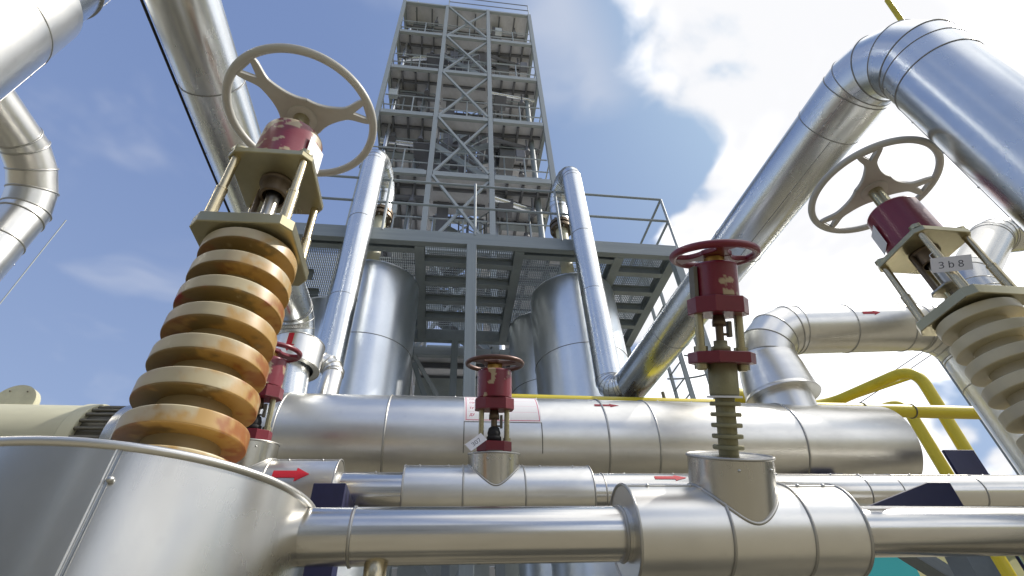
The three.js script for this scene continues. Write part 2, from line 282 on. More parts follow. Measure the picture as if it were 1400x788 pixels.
// ---------------------------------------------------------------- steel tower behind the platform
const TX = [-2.36, -0.71, 0.88, 2.53], TZ = [-8, -12], LV = [1.2, 3.84, 6.52, 9.2, 11.88, 14.6, 17.28, 19.92], TOP = 22.6;
{
  const o = thing('steel_stair_tower', 'tall grey open steel tower with stairs and X bracing on every storey', 'tower', [0, 0, 0]);
  for (const z of TZ) for (const x of TX) part(o, 'column', barG([x, 0, z], [x, TOP + (z === TZ[0] ? 0 : -0.1), z], 0.13, 0.13), M.steelPale);
  for (const y of [...LV, TOP - 0.1]) {
    const top = y > 21;
    for (let i = 0; i < 3; i++) {
      part(o, 'floor_beam', barG([TX[i] + 0.081, y, -7.985], [TX[i + 1] - 0.081, y, -7.985], 0.1, top ? 0.1 : 0.17), M.steelPale);
      part(o, 'floor_beam', barG([TX[i] + 0.081, y, -12], [TX[i + 1] - 0.081, y, -12], 0.12, 0.2), M.steelPale);
    }
    for (const x of [TX[0], TX[3]]) part(o, 'side_beam', barG([x, y, -8.081], [x, y, -11.919], 0.1, 0.18), M.steel);
    if (top) { for (let k = 0; k < 3; k++) part(o, 'roof_joist', barG([-2.3, y, -8.9 - k], [2.47, y, -8.9 - k], 0.07, 0.12), M.joist); for (const x of [-1.9, -1.3, -0.3, 0.4, 1.35, 1.95]) part(o, 'roof_joist', barG([x, y - 0.09, -8.09], [x, y - 0.09, -11.9], 0.055, 0.07), M.joist); part(o, 'roof_sheet', boxG(5.0, 0.03, 4.1, 0.085, y + 0.075, -10), M.plate); continue; }
    // floor plates on the two side bays, joists under them
    for (const [xa, xb] of [[TX[0], TX[1]], [TX[2], TX[3]]]) {
      const w = xb - xa - 0.02; part(o, 'floor_plate', boxG(w, 0.02, 3.84, (xa + xb) / 2, y + 0.075, -10), M.plate);
      for (const t of [0.26, 0.52, 0.78]) part(o, 'joist', barG([xa + w * t, y - 0.01, -8.08], [xa + w * t, y - 0.01, -11.9], 0.055, 0.15), M.joist);
      for (let k = 0; k < 6; k++) part(o, 'joist', barG([xa + 0.09, y + 0.0, -8.42 - k * 0.55], [xb - 0.09, y + 0.0, -8.42 - k * 0.55], 0.06, 0.11), M.joist);
    }
    if (LV.indexOf(y) % 2 === 0) part(o, 'landing_plate', boxG(1.57, 0.02, 1.3, 0.085, y + 0.075, -8.72), M.plate);
    else { part(o, 'landing_plate', boxG(1.57, 0.02, 0.35, 0.085, y + 0.075, -8.26), M.plate); for (let k = 0; k < 7; k++) part(o, 'grating_bar', barG([-0.62, y + 0.05, -9.2 - k * 0.12], [0.79, y + 0.05, -9.2 - k * 0.12], 0.03, 0.04), M.joist); }
    for (let k = 0; k < 3; k++) part(o, 'joist', barG([-0.62, y, -8.45 - k * 0.5], [0.79, y, -8.45 - k * 0.5], 0.05, 0.1), M.joist);
  }
  // X bracing in the middle bay, railings in every bay
  const lv = [...LV, TOP - 0.1];
  for (let i = 0; i < lv.length - 1; i++) {
    const a = lv[i] + 0.12, b = lv[i + 1] - 0.12;
    part(o, 'brace', barG([TX[1] + 0.08, a, -8.02], [TX[2] - 0.08, b, -8.02], 0.06, 0.065), M.steelPale);
    part(o, 'brace', barG([TX[1] + 0.08, b, -7.93], [TX[2] - 0.08, a, -7.945], 0.06, 0.065), M.steelPale);
    part(o, 'gusset_plate', boxG(0.16, 0.16, 0.008, (TX[1] + TX[2]) / 2, (a + b) / 2, -7.98), M.steelPale);
    for (let s = 0; s < 3; s++) {
      for (const h of [0.55, 1.1]) part(o, 'rail', rodG([TX[s] + 0.085, lv[i] + h, -8.06], [TX[s + 1] - 0.085, lv[i] + h, -8.06], 0.02, 8), M.steelPale);
      part(o, 'rail_post', rodG([(TX[s] + TX[s + 1]) / 2 + 0.1, lv[i] + 0.1, -8.06], [(TX[s] + TX[s + 1]) / 2 + 0.1, lv[i] + 1.1, -8.06], 0.022, 8), M.steelPale);
    }
    for (const x of [TX[0], TX[3]]) { for (const h of [0.55, 1.1]) part(o, 'rail', rodG([x, lv[i] + h, -8.085], [x, lv[i] + h, -11.91], 0.02, 8), M.steelPale); for (const z of [-9.3, -10.6]) part(o, 'rail_post', rodG([x, lv[i] + 0.1, z], [x, lv[i] + 1.1, z], 0.02, 8), M.steelPale); }
    // stair flight behind the bracing, up one way and back the next
    if (i >= 2) {
      const ym = (lv[i] + lv[i + 1]) / 2 + 0.3, flight = (xa, ya, xb2, yb, z0, z1) => {
        const fl = new THREE.Group(); fl.name = 'stair_flight'; o.add(fl);
        for (const z of [z0, z1]) { part(fl, 'stringer', barG([xa, ya, z], [xb2, yb, z], 0.04, 0.19), M.steel); part(fl, 'handrail', rodG([xa, ya + 0.95, z], [xb2, yb + 0.95, z], 0.02, 8), M.steel); for (let k = 0; k < 6; k++) { const t = (k + 0.5) / 6, x = mix(xa, xb2, t), y = mix(ya, yb, t); part(fl, 'baluster', rodG([x, y, z], [x, y + 0.95, z], 0.02, 6), M.joist); } }
        for (let k = 0; k < 7; k++) { const t = (k + 0.5) / 7; part(fl, 'tread', boxG(0.21, 0.03, Math.abs(z1 - z0) - 0.045, mix(xa, xb2, t), mix(ya, yb, t), (z0 + z1) / 2), M.joist); }
      };
      if (i % 2 === 0) { flight(1.0, lv[i] + 0.1, -0.75, ym, -8.2, -8.62); flight(-0.75, ym, 1.05, lv[i + 1] - 0.05, -8.75, -9.3); part(o, 'landing_plate', boxG(0.5, 0.03, 1.1, -1.02, ym, -8.75), M.joist); }
      else { flight(-0.5, lv[i] + 0.1, 0.95, ym, -9.0, -9.5); flight(0.95, ym, -0.5, lv[i + 1] - 0.05, -9.6, -10.1); }
    }
    // ducts and cabinets hung under the ceilings of the outer bays
    if (i >= 3) {
      const c = lv[i + 1] - 0.12, hang = (n, w, h, d, x, z, m) => { part(o, n, boxG(w, h, d, x, c - h / 2 - 0.06, z, 0.01), m); };
      if (i % 2) { hang('hanging_cabinet', 0.55, 0.3, 0.85, -1.75, -9.05, M.dark); hang('hanging_cabinet', 0.4, 0.22, 0.5, 1.3, -8.7, M.joist); }
      else { hang('hanging_cabinet', 0.45, 0.5, 0.9, 1.45, -9.1, M.dark); hang('hanging_cabinet', 0.3, 0.2, 0.5, -2.0, -8.75, M.joist); }
      for (const [x, z] of [[-1.1, -8.35], [2.0, -8.45], [1.95, -9.3]]) part(o, 'hanger', rodG([x, c, z], [x, c - 0.5, z], 0.025, 8), M.joist), part(o, 'lamp_housing', cylG(0.07, 0.09, 0.16, x, c - 0.55, z, 14), M.joist);
      part(o, 'cable_tray', boxG(1.4, 0.06, 0.22, i % 2 ? 1.7 : -1.55, c - 0.14, i % 2 ? -9.4 : -9.25), M.steel);
    }
    for (const x of [-1.85, -1.25, 1.35, 1.95]) part(o, 'mullion', rodG([x, lv[i] + 0.1, -8.75], [x, lv[i + 1] - 0.1, -8.75], 0.022, 8), M.steel);
    for (const x of [-1.55, 1.65]) for (const dz of [0, 0.9]) part(o, 'cross_tie', rodG([x - 0.7, lv[i + 1] - 0.35 - dz * 0.3, -8.6 - dz], [x + 0.7, lv[i + 1] - 0.35 - dz * 0.3, -8.6 - dz], 0.02, 8), M.steel);
    // back wall sheets
    for (let s = 0; s < 3; s++) if (i < 3 || s !== 1) part(o, 'wall_panel', boxG(TX[s + 1] - TX[s] - 0.18, lv[i + 1] - lv[i] - 0.24, 0.05, (TX[s] + TX[s + 1]) / 2, (lv[i] + lv[i + 1]) / 2, -12.0), i % 2 ? M.panel : M.plate);
  }
  // risers, vertical tray and diagonal chute inside the frame
  for (const [x, z, r, m] of [[-2.05, -8.45, 0.07, M.galv], [-1.2, -8.9, 0.1, M.galv], [2.2, -8.6, 0.08, M.steel], [1.1, -9.1, 0.12, M.galv]]) part(o, 'riser_pipe', rodG([x, 6.6, z], [x, x > 2 ? 18.5 : x < -2 ? 21.2 : 16.9, z], r, 20), m);
  for (let k = 0; k < 5; k++) part(o, 'pipe_clamp', boxG(0.34, 0.05, 0.06, -2.05, 8 + k * 2.7, -8.36), M.dark);
  part(o, 'cable_ladder', boxG(0.3, 12, 0.06, -0.35, 15, -8.95), M.joist);
  for (let i = 3; i < 8; i++) { const y = lv[i]; for (let k = 0; k < 4; k++) part(o, 'toe_board', boxG(0.42 + rnd() * 0.5, 0.14, 0.02, [-2.0, -1.2, 1.35, 2.05][k] + (rnd() - 0.5) * 0.2, y + 0.19, -8.05), M.steel); part(o, 'junction_box', boxG(0.26, 0.34, 0.16, [-1.55, 1.75, -2.1, 2.15, 1.3][i - 3], y + 1.5, -8.25, 0.01), i % 2 ? M.panel : M.joist); part(o, 'duct', rodG([-2.3, y - 0.3, -8.55 - 0.3 * rnd()], [-0.8, y - 0.3, -8.55 - 0.3 * rnd()], 0.07 + 0.05 * rnd(), 16), i % 2 ? M.galv : M.joist); part(o, 'duct', rodG([0.95, y - 0.28, -8.4], [2.45, y - 0.28, -8.5 - 0.4 * rnd()], 0.05 + 0.05 * rnd(), 16), i % 2 ? M.joist : M.galv); }
  // lower storeys: louvred cladding behind the platform
  for (let s = 0; s < 3; s++) for (let k = 0; k < 10; k++) { const y = 0.45 + k * 0.62; if (k === 6 || k === 8) continue; part(o, 'cladding_panel', boxG(TX[s + 1] - TX[s] - 0.2, 0.58, 0.04, (TX[s] + TX[s + 1]) / 2, y, -8.6), M.panel); }
  for (let k = 0; k < 4; k++) part(o, 'roof_rail', rodG([-2.36 + (k > 1 ? 1.7 : 0), TOP + 0.45 + 0.5 * (k % 2), k > 1 ? -7.98 : -11.98], [2.53, TOP + 0.45 + 0.5 * (k % 2), k > 1 ? -7.98 : -11.98], 0.018, 6), M.joist);
  for (const [x, z] of [[2.53, -7.98], [-0.66, -7.98], [-2.36, -11.98], [2.53, -11.98], [-1.95, -8.3]]) part(o, 'roof_post', rodG([x, TOP - 0.05, z], [x, TOP + 0.98, z], 0.02, 6), M.steelPale);
}

// ---------------------------------------------------------------- service platform over the vessels
{
  const o = thing('service_platform', 'grey steel service platform with handrails in front of the tower', 'platform', [0, 0, 0]);
  const xa = -2.9, xb = 3.46, Y = 6.7;
  part(o, 'front_beam', boxG(xb - xa, 0.24, 0.1, (xa + xb) / 2, Y, -5.2, 0.006), M.steel);
  part(o, 'rear_beam', boxG(xb - xa, 0.24, 0.1, (xa + xb) / 2, Y, -7.7), M.steel);
  for (const x of [xa + 0.06, -0.5, 0.98, 2.52, xb - 0.06]) part(o, 'cross_beam', iBeam([x, Y - 0.02, -5.255], [x, Y - 0.02, -7.645], 0.14, 0.2), M.steel);
  for (const [x0, x1] of [[-2.77, -2.15], [-0.43, 0.91], [1.05, 1.0], [2.59, 3.33]]) if (x1 > x0) for (let k = 0; k < 4; k++) part(o, 'floor_joist', iBeam([x0, Y - 0.04, -5.62 - k * 0.47], [x1, Y - 0.04, -5.62 - k * 0.47], 0.1, 0.15, 0.01), M.steel);
  for (const x of [-1.3, 1.8]) for (const z of [-5.36, -7.3]) part(o, 'floor_joist', iBeam([x < 0 ? -2.77 : 1.05, Y - 0.04, z], [x < 0 ? -0.57 : 2.45, Y - 0.04, z], 0.1, 0.15, 0.01), M.steel);
  // open bar grating, cut round the vessel nozzles
  const gs = []; const hole = (x, z) => Math.hypot(x + 1.2, z + 5.6) < 0.25 || Math.hypot(x - 1.78, z + 5.6) < 0.25;
  for (let x = xa + 0.03; x < xb; x += 0.032) for (const [z0, z1] of [[-5.26, -5.8], [-5.8, -6.6], [-6.6, -7.64]]) if (!hole(x, (z0 + z1) / 2)) gs.push(boxG(0.011, 0.03, z0 - z1, x, Y + 0.137, (z0 + z1) / 2));
  for (let z = -5.3; z > -7.6; z -= 0.06) for (let x = xa; x < xb - 0.05; x += 0.53) if (!hole(x + 0.26, z)) gs.push(boxG(0.53, 0.008, 0.012, x + 0.265, Y + 0.157, z));
  const gr = part(o, 'floor_grating', mergeGeometries(gs), M.steelPale); gr.userData.kind = 'stuff';
  for (const [x, w] of [[0.255, 0.14], [xa + 0.08, 0.12], [xb - 0.08, 0.12]]) part(o, 'post', boxG(w, 6.578, w, x, 3.289, -5.2, 0.004), M.steel);
  for (const x of [0.1, xa + 0.08, xb - 0.08]) part(o, 'post', boxG(0.12, 6.578, 0.12, x, 3.289, -7.7, 0.004), M.steel);
  for (const x of [-1.6, 2.0]) { part(o, 'knee_brace', barG([x < 0 ? -0.6 : 1.0, 6.1, -7.7], [x < 0 ? 0.04 : 0.16, 4.3, -7.7], 0.08), M.steel); part(o, 'tie_beam', barG([x < 0 ? xa + 0.15 : 0.17, 5.15, -7.7], [x < 0 ? 0.03 : xb - 0.15, 5.15, -7.7], 0.08, 0.12), M.steel); }
  // handrails
  const rail = (a, b) => part(o, 'handrail', rodG(a, b, 0.021, 8), M.steel);
  for (const h of [0.62, 1.17]) { rail([xa, Y + 0.12 + h, -5.2], [xb + 0.04, Y + 0.12 + h, -5.2]); rail([xb + 0.04, Y + 0.12 + h, -5.2], [xb + 0.04, Y + 0.12 + h, -7.7]); }
  for (const x of [xa, -1.05, 0.3, 1.62, xb + 0.04]) part(o, 'handrail_post', rodG([x, Y + 0.08, x > 3 ? -5.2 : -5.16], [x, Y + 1.29, x > 3 ? -5.2 : -5.16], 0.022, 8), M.steelPale);
  for (const z of [-6.4, -7.7]) part(o, 'handrail_post', rodG([xb + 0.04, Y + 0.08, z], [xb + 0.04, Y + 1.29, z], 0.022, 8), M.steel);
}
{ // caged ladder
  const o = thing('caged_ladder', 'grey caged ladder hanging from the right end of the platform', 'ladder', [0, 0, 0]);
  const x = 3.62, z0 = -6.3, z1 = -6.75;
  for (const z of [z0, z1]) part(o, 'stile', barG([x, 0, z], [x, 7.9, z], 0.05, 0.03), M.steel);
  for (let k = 0; k < 24; k++) part(o, 'rung', rodG([x, 0.4 + k * 0.28, z0], [x, 0.4 + k * 0.28, z1], 0.012, 6), M.steel);
  for (let k = 0; k < 5; k++) { const y = 2.6 + k * 0.95, ps = []; for (let i = 0; i <= 16; i++) { const a = i / 16 * Math.PI; ps.push([x + 0.7 * Math.sin(a), y, (z0 + z1) / 2 + 0.36 * Math.cos(a)]); } part(o, 'cage_hoop', curveG(ps, 0.016, 40, 6), M.steel); }
  for (let i = 1; i < 6; i++) { const a = i / 6 * Math.PI; part(o, 'cage_strap', barG([x + 0.69 * Math.sin(a), 2.5, (z0 + z1) / 2 + 0.355 * Math.cos(a)], [x + 0.69 * Math.sin(a), 6.5, (z0 + z1) / 2 + 0.355 * Math.cos(a)], 0.035, 0.01), M.steel); }
}

// ---------------------------------------------------------------- insulated vessels under the platform with gooseneck vent pipes
function vessel(x, z, R, lab, nozzle) {
  const o = thing('insulated_vessel', lab, 'vessel', [0, 0, 0]);
  pipe(o, [[x, 0.3, z], [x, 6.42, z]], R, { mat: M.galvMatt, beadMat: M.seamDark, cuts: [[1.4, 2.6, 3.8, 4.86]], bead: 0.006, seamDir: 2.2 });
  part(o, 'skirt', cylG(R * 0.8, R * 0.8, 0.3, x, 0.15, z, 40), M.steel);
  part(o, 'shoulder', latheG([[R, 0], [R * 0.99, 0.03], [R * 0.95, 0.05], [R * 0.6, 0.065], [0, 0.07]], 72).translate(x, 6.42, z), M.galvMatt);
  if (!nozzle) return;
  const nx = x < 0 ? -1.2 : 1.78, nz = -5.6;
  part(o, 'nozzle', cylG(0.1, 0.1, 1.1, nx, 6.98, nz, 32), M.cream);
  for (const y of [7.5, 7.6]) part(o, 'flange', cylG(0.19, 0.19, 0.06, nx, y, nz, 32), M.brown);
  for (let k = 0; k < 8; k++) { const a = k * 0.785, c = nx + 0.155 * Math.cos(a), d = nz + 0.155 * Math.sin(a); part(o, 'stud', rodG([c, 7.42, d], [c, 7.68, d], 0.017, 6), M.bolt); }
}
vessel(-1.17, -6.1, 0.66, 'tall silver insulated vessel right behind the left gooseneck pipe', true);
vessel(-1.95, -6.95, 0.6, 'silver insulated vessel at the back left under the platform, mostly hidden', false);
vessel(1.95, -6.15, 0.68, 'tall silver insulated vessel right behind the right gooseneck pipe', true);
vessel(1.62, -7.03, 0.6, 'silver insulated vessel at the back right, showing only its shaded left edge', false);
{
  const o = thing('gooseneck_pipe', 'slim silver gooseneck pipe rising in front of the left vessel', 'pipe', [0, 0, 0], 'gooseneck pipes in front of the vessels');
  pipe(o, [[-1.3, 0.05, -4.9], [-1.3, 8.3, -4.9], [-1.2, 8.3, -5.6], [-1.2, 7.632, -5.6]], 0.165, { bends: [0.32, 0.32], gores: 5, cuts: [[1, 2.2, 3.6, 5.2, 6.6]], mat: M.galv, seamDir: 2.6 });
}

// ---------------------------------------------------------------- long insulated header pipe (the big one) and the cream exchanger head at its left end
const BIG = { y: 2.735, z: -3.2, R: 0.313 };
{
  const o = thing('insulated_header', 'thickest horizontal silver insulated pipe running across behind the red valves', 'pipe', [0, 0, 0]);
  pipe(o, [[-1.75, BIG.y, BIG.z], [3.21, BIG.y, BIG.z]], BIG.R, { cuts: [[0.75, 1.39, 2.78, 3.11, 4.13]], caps: [true, true], bead: 0.007, seamDir: 0.2 });
  arrowOnPipe(o, [0.98, BIG.y, BIG.z], [1, 0, 0], [0, 1, 0], BIG.R, 0.17, 0.045, 0.96);
  for (const x of [-1.2, 2.5]) { part(o, 'saddle', boxG(0.16, 0.3, 0.5, x, BIG.y - BIG.R - 0.1, BIG.z, 0.004), M.navy); part(o, 'support_post', boxG(0.14, BIG.y - BIG.R - 0.25, 0.14, x, (BIG.y - BIG.R - 0.25) / 2, BIG.z), M.navy); }
  const sm = canvasMat(512, 256, (x, w, h) => {
    x.fillStyle = '#eceaea'; x.fillRect(0, 0, w, h); x.strokeStyle = '#c8617a'; x.lineWidth = 5; x.strokeRect(12, 10, w - 24, h - 20);
    x.fillStyle = '#c05a72'; x.font = 'bold 26px sans-serif'; ['ПП', 'ГОСТ', 'ТУ', 'ДУ'].forEach((s, i) => x.fillText(s, 34, 56 + i * 54));
    x.strokeStyle = '#dba9b6'; x.lineWidth = 2; for (let i = 1; i < 4; i++) { x.beginPath(); x.moveTo(24, 16 + i * 56); x.lineTo(w - 24, 16 + i * 56); x.stroke(); }
  });
  const p = thing('marking_placard', 'white placard with red border stuck on the thickest pipe behind the middle red valve', 'placard', [0, 0, 0]);
  onPipeX(p, 'printed_face', sm, BIG.y, BIG.z, BIG.R + 0.005, 0.115, 0.60, 0.66, 1.5);
  for (const x of [0.115, 0.60]) part(p, 'strap', curveG(Array.from({ length: 9 }, (_, i) => { const a = mix(1.5, 2.1, i / 8); return [x, BIG.y + (BIG.R + 0.003) * Math.cos(a), BIG.z + (BIG.R + 0.003) * Math.sin(a)]; }), 0.0025, 16, 5), M.bolt);
}
{
  const o = thing('exchanger_head', 'cream painted exchanger head with bolted flange at the left edge', 'heat exchanger', [0, 0, 0]);
  const y = 2.68, z = -3.2, rx = g => g.rotateZ(Math.PI / 2);
  part(o, 'shell', rx(latheG([[0, 1.3], [0.1, 1.28], [0.2, 1.2], [0.25, 1.05], [0.26, 0.9], [0.26, 0.0]], 72)).translate(-2.16, y, z), M.cream);
  part(o, 'flange', rx(latheG([[0.23, 0], [0.266, 0.0], [0.27, 0.005], [0.27, 0.07], [0.266, 0.076], [0.23, 0.076]], 72)).translate(-2.085, y, z), M.cream);
  part(o, 'flange', rx(latheG([[0.0, 0], [0.266, 0.0], [0.27, 0.005], [0.27, 0.06], [0.266, 0.066], [0.0, 0.066]], 72)).translate(-1.86, y, z), M.cladDull);
  part(o, 'neck', rx(cylG(0.25, 0.25, 0.12, 0, 0, 0, 48)).translate(-1.81, y, z), M.cladDull);
  part(o, 'tube_sheet', rx(cylG(0.225, 0.225, 0.19, 0, 0, 0, 48)).translate(-2.0, y, z), M.bolt);
  for (let k = 0; k < 30; k++) { const a = k / 30 * 2 * Math.PI, c = 0.252 * Math.cos(a), s = 0.252 * Math.sin(a); part(o, 'stud', rodG([-2.12, y + c, z + s], [-1.84, y + c, z + s], 0.011, 8), M.bolt); }
  part(o, 'lifting_lug', rx(cylG(0.12, 0.12, 0.05, 0, 0, 0, 40)).rotateY(Math.PI / 2).translate(-2.66, y + 0.28, z + 0.02), M.cream);
  for (const dx of [-0.05, 0.05]) part(o, 'rivet', new THREE.SphereGeometry(0.006, 8, 6).translate(-2.66 + dx, y + 0.355, z + 0.047), M.bolt);
  part(o, 'name_plate', boxG(0.12, 0.012, 0.06, -2.32, y + 0.263, z + 0.01), M.bolt);
  for (const x of [-2.8, -2.4]) part(o, 'support_leg', boxG(0.1, 2.45, 0.3, x, 1.225, z), M.navy);
}

// ---------------------------------------------------------------- overhead and side pipes
{ // left: comes over the camera, drops through a thick collar into the header
  const o = thing('overhead_pipe', 'silver overhead pipe at upper left crossing behind the cream handwheel', 'pipe', [0, 0, 0]);
  pipe(o, [[-1.165, 0.0, 2.2], [-1.165, 3.68, 2.2], [-1.145, 3.68, -3.2], [-1.08, 3.0, -3.2]], 0.137, { bends: [0.3, 0.2], gores: 4, cuts: [[1, 2], [1.0, 2.0, 3.2, 4.2]], mat: M.galv, seamDir: 3.0 });
  const c = thing('insulation_collar', 'silver insulation collar with red down arrow on top of the thickest pipe', 'pipe collar', [0, 0, 0]);
  part(c, 'shell', latheG([[0.14, 0], [0.178, 0.0], [0.18, 0.004], [0.18, 0.196], [0.178, 0.2], [0.13, 0.24]], 64).translate(-1.085, 3.27, -3.2), M.clad);
  for (const y of [3.27, 3.47]) beadRing(c, [-1.085, y, -3.2], [0, 1, 0], 0.18, 0.004);
  arrowOnPipe(c, [-1.085, 3.46, -3.2], [0, -1, 0], [0, 0, 1], 0.18, 0.15, 0.075, 0.05);
  const e = thing('branch_elbow', 'silver branch elbow curving down beside the collar with the arrow', 'pipe elbow', [0, 0, 0]);
  pipe(e, [[-1.0, 3.52, -3.5], [-0.88, 3.52, -3.52], [-0.86, 2.9, -3.36]], 0.075, { bends: [0.12], gores: 4, seam: false, cuts: [[], [0.28]] });
  const cb = thing('black_cable', 'thin black cable strung along the silver overhead pipe at upper left', 'cable', [0, 0, 0]);
  part(cb, 'cable_run', curveG([[-1.29, 3.63, 1.2], [-1.297, 3.635, -0.6], [-1.295, 3.635, -1.6], [-1.288, 3.62, -3.0], [-1.27, 3.3, -3.25], [-1.26, 3.0, -3.25]], 0.006, 60, 6), M.cable);
}
{ // right: gooseneck from the right vessel continues towards the camera overhead and drops beside the right valve
  const o = thing('overhead_pipe', 'thick silver overhead pipe rising from the right vessel to an elbow at upper right', 'pipe', [0, 0, 0]);
  pipe(o, [[2.03, 4.1, -4.9], [2.33, 4.1, -0.93], [2.33, 0.0, -0.93]], 0.19, { bends: [0.3], gores: 4, cuts: [[1.2, 2.4, 3.45], [0.12, 1.4, 2.6]], mat: M.galv, seamDir: 2.5, bead: 0.003 });
  const g = thing('gooseneck_pipe', 'slim silver gooseneck pipe rising in front of the right vessel', 'pipe', [0, 0, 0], 'gooseneck pipes in front of the vessels');
  pipe(g, [[2.02, 4.1, -4.72], [1.87, 4.1, -4.93], [1.87, 8.3, -4.93], [1.78, 8.3, -5.6], [1.78, 7.632, -5.6]], 0.16, { bends: [0.17, 0.32, 0.32], gores: 5, cuts: [[], [1.3, 2.4]], mat: M.galv, seamDir: 2.4 });
  const s = thing('pipe_support', 'brown steel support under the low end of the right overhead pipe', 'support', [0, 0, 0]);
  part(s, 'cradle', boxG(0.55, 0.05, 0.3, 2.1, 3.84, -4.75), M.brown); for (const x of [1.95, 2.25]) part(s, 'clamp_bolt', rodG([x + 0.08, 3.78, -4.62], [x + 0.08, 3.95, -4.62], 0.02, 8), M.bolt);
  part(s, 'post', boxG(0.12, 3.81, 0.12, 2.1, 1.905, -4.75), M.steel);
  const b = thing('yellow_bracket', 'short yellow rod with a hook poking up from the upper right elbow', 'bracket', [0, 0, 0]);
  part(b, 'rod', rodG([2.42, 4.2, -0.88], [2.40, 4.42, -0.83], 0.014, 8), M.yellow); part(b, 'hook', rodG([2.40, 4.42, -0.83], [2.45, 4.43, -0.80], 0.008, 6), M.brown);
}
{ // top-left riser
  const o = thing('riser_pipe', 'fat bright silver riser in the upper left corner', 'pipe', [0, 0, 0]);
  pipe(o, [[-2.46, 0, -1.33], [-2.46, 4.52, -1.33]], 0.315, { cuts: [[1.2, 2.4, 3.6, 4.2]], mat: M.clad, bead: 0.004, caps: [false, true] });
  pipe(o, [[-2.46, 4.52, -1.33], [-2.46, 9, -1.33]], 0.285, { cuts: [[0.3, 1.5, 3]], mat: M.galv, bead: 0.012 });
}
{ // left edge elbow
  const o = thing('elbow_pipe', 'curved silver pipe with ribbed elbow at the left edge', 'pipe', [0, 0, 0]);
  pipe(o, [[-2.74, 0, -2.48], [-2.74, 4.25, -2.48], [-2.74, 4.25, 2.0]], 0.125, { bends: [0.36], gores: 4, cuts: [[1.3, 2.4, 3.3, 3.68], [0.35, 1.4]], mat: M.clad, bead: 0.006 });
  const r = thing('lightning_rod', 'thin grey rod standing behind the curved pipe at the left edge', 'rod', [0, 0, 0]);
  part(r, 'mast', rodG([-3.19, 0, -3.2], [-3.19, 4.62, -3.2], 0.0045, 8), M.steelPale);
}
{ // pipe with the small arrow, from header up, right, and down
  const o = thing('looped_pipe', 'silver pipe with ribbed elbow and tiny red arrow looping up behind the right valve', 'pipe', [0, 0, 0]);
  pipe(o, [[2.58, 2.95, -3.2], [2.58, 3.77, -3.2], [4.3, 3.77, -3.0], [4.3, 0, -3.0]], 0.204, { bends: [0.36, 0.32], gores: 4, cuts: [[], [0.42, 0.9], [0.25, 1.3, 2.4]], mat: M.clad, seamDir: 0.4 });
  part(o, 'reducer_skirt', latheG([[0.222, 0.30], [0.24, 0.2], [0.262, 0.0]], 64).translate(2.58, 3.17, -3.2), M.clad);
  part(o, 'rain_collar', latheG([[0.2, 0], [0.272, -0.006], [0.276, 0.0], [0.262, 0.03]], 64).translate(2.58, 3.14, -3.2), M.clad);
  arrowOnPipe(o, [3.42, 3.77, -3.102], [1.72, 0, 0.2], [0, 1, 0], 0.2055, 0.15, 0.05, 1.5);
}
{ // dark pipe behind the right valve
  const o = thing('shaded_pipe', 'dull silver pipe bending behind the yoke of the right valve', 'pipe', [0, 0, 0]);
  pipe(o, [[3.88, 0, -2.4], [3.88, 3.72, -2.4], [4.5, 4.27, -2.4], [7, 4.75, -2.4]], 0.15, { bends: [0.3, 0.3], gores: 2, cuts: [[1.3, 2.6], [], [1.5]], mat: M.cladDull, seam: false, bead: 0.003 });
}

// ---------------------------------------------------------------- pipe 2 with two red valves
const P2 = { y: 2.10, z: -2.2 };
{
  const o = thing('middle_pipe', 'slim horizontal silver pipe just below and in front of the thickest pipe', 'pipe', [0, 0, 0]);
  pipe(o, [[-2.6, P2.y, P2.z], [4.6, P2.y, P2.z]], 0.088, { cuts: [[0.9, 1.9, 3.3, 4.0, 4.55, 4.72, 5.15, 5.9, 6.3]], caps: [true, true], bead: 0.003, seamDir: 0.3, mat: M.cladCrisp });
  arrowOnPipe(o, [0.93, P2.y, P2.z], [1, 0, 0], [0, 1, 0], 0.089, 0.15, 0.035, 1.0);
  for (const [x, w] of [[-0.47, 0.07], [3.7, 0.07]]) { part(o, 'saddle', boxG(w, 0.06, 0.2, x, P2.y - 0.112, P2.z), M.navy); part(o, 'support_post', boxG(0.1, P2.y - 0.142, 0.1, x, (P2.y - 0.142) / 2, P2.z), M.navy); }
}
function jacket(label, x0, x1, y, z, R, cuts, arrow, mat = M.clad) {
  const o = thing('insulation_jacket', label, 'pipe jacket', [0, 0, 0]);
  pipe(o, [[x0, y, z], [x1, y, z]], R, { cuts: [cuts], caps: [true, true], bead: 0.004, seamDir: 0.35, mat });
  beadRing(o, [x0, y, z], [1, 0, 0], R, 0.004); beadRing(o, [x1, y, z], [1, 0, 0], R, 0.004);
  if (arrow) arrowOnPipe(o, [arrow, y, z], [1, 0, 0], [0, 1, 0], R, 0.14, 0.062, 1.3);
  return o;
}
const SR = Math.sin, jk1 = jacket('silver insulation jacket with large red arrow behind the rusty finned valve', -1.12, -0.43, P2.y, P2.z, 0.138, [0.2, 0.42], -0.665);
jacket('silver insulation jacket under the middle red valve', -0.16, 0.64, P2.y, P2.z, 0.118, [0.245, 0.505]);
const FP = { y: 1.717, z: -1.289 };
jacket('fat silver insulation jacket in the foreground under the right red valve', 0.455, 1.03, FP.y, FP.z, 0.113, [0.225, 0.43], null);

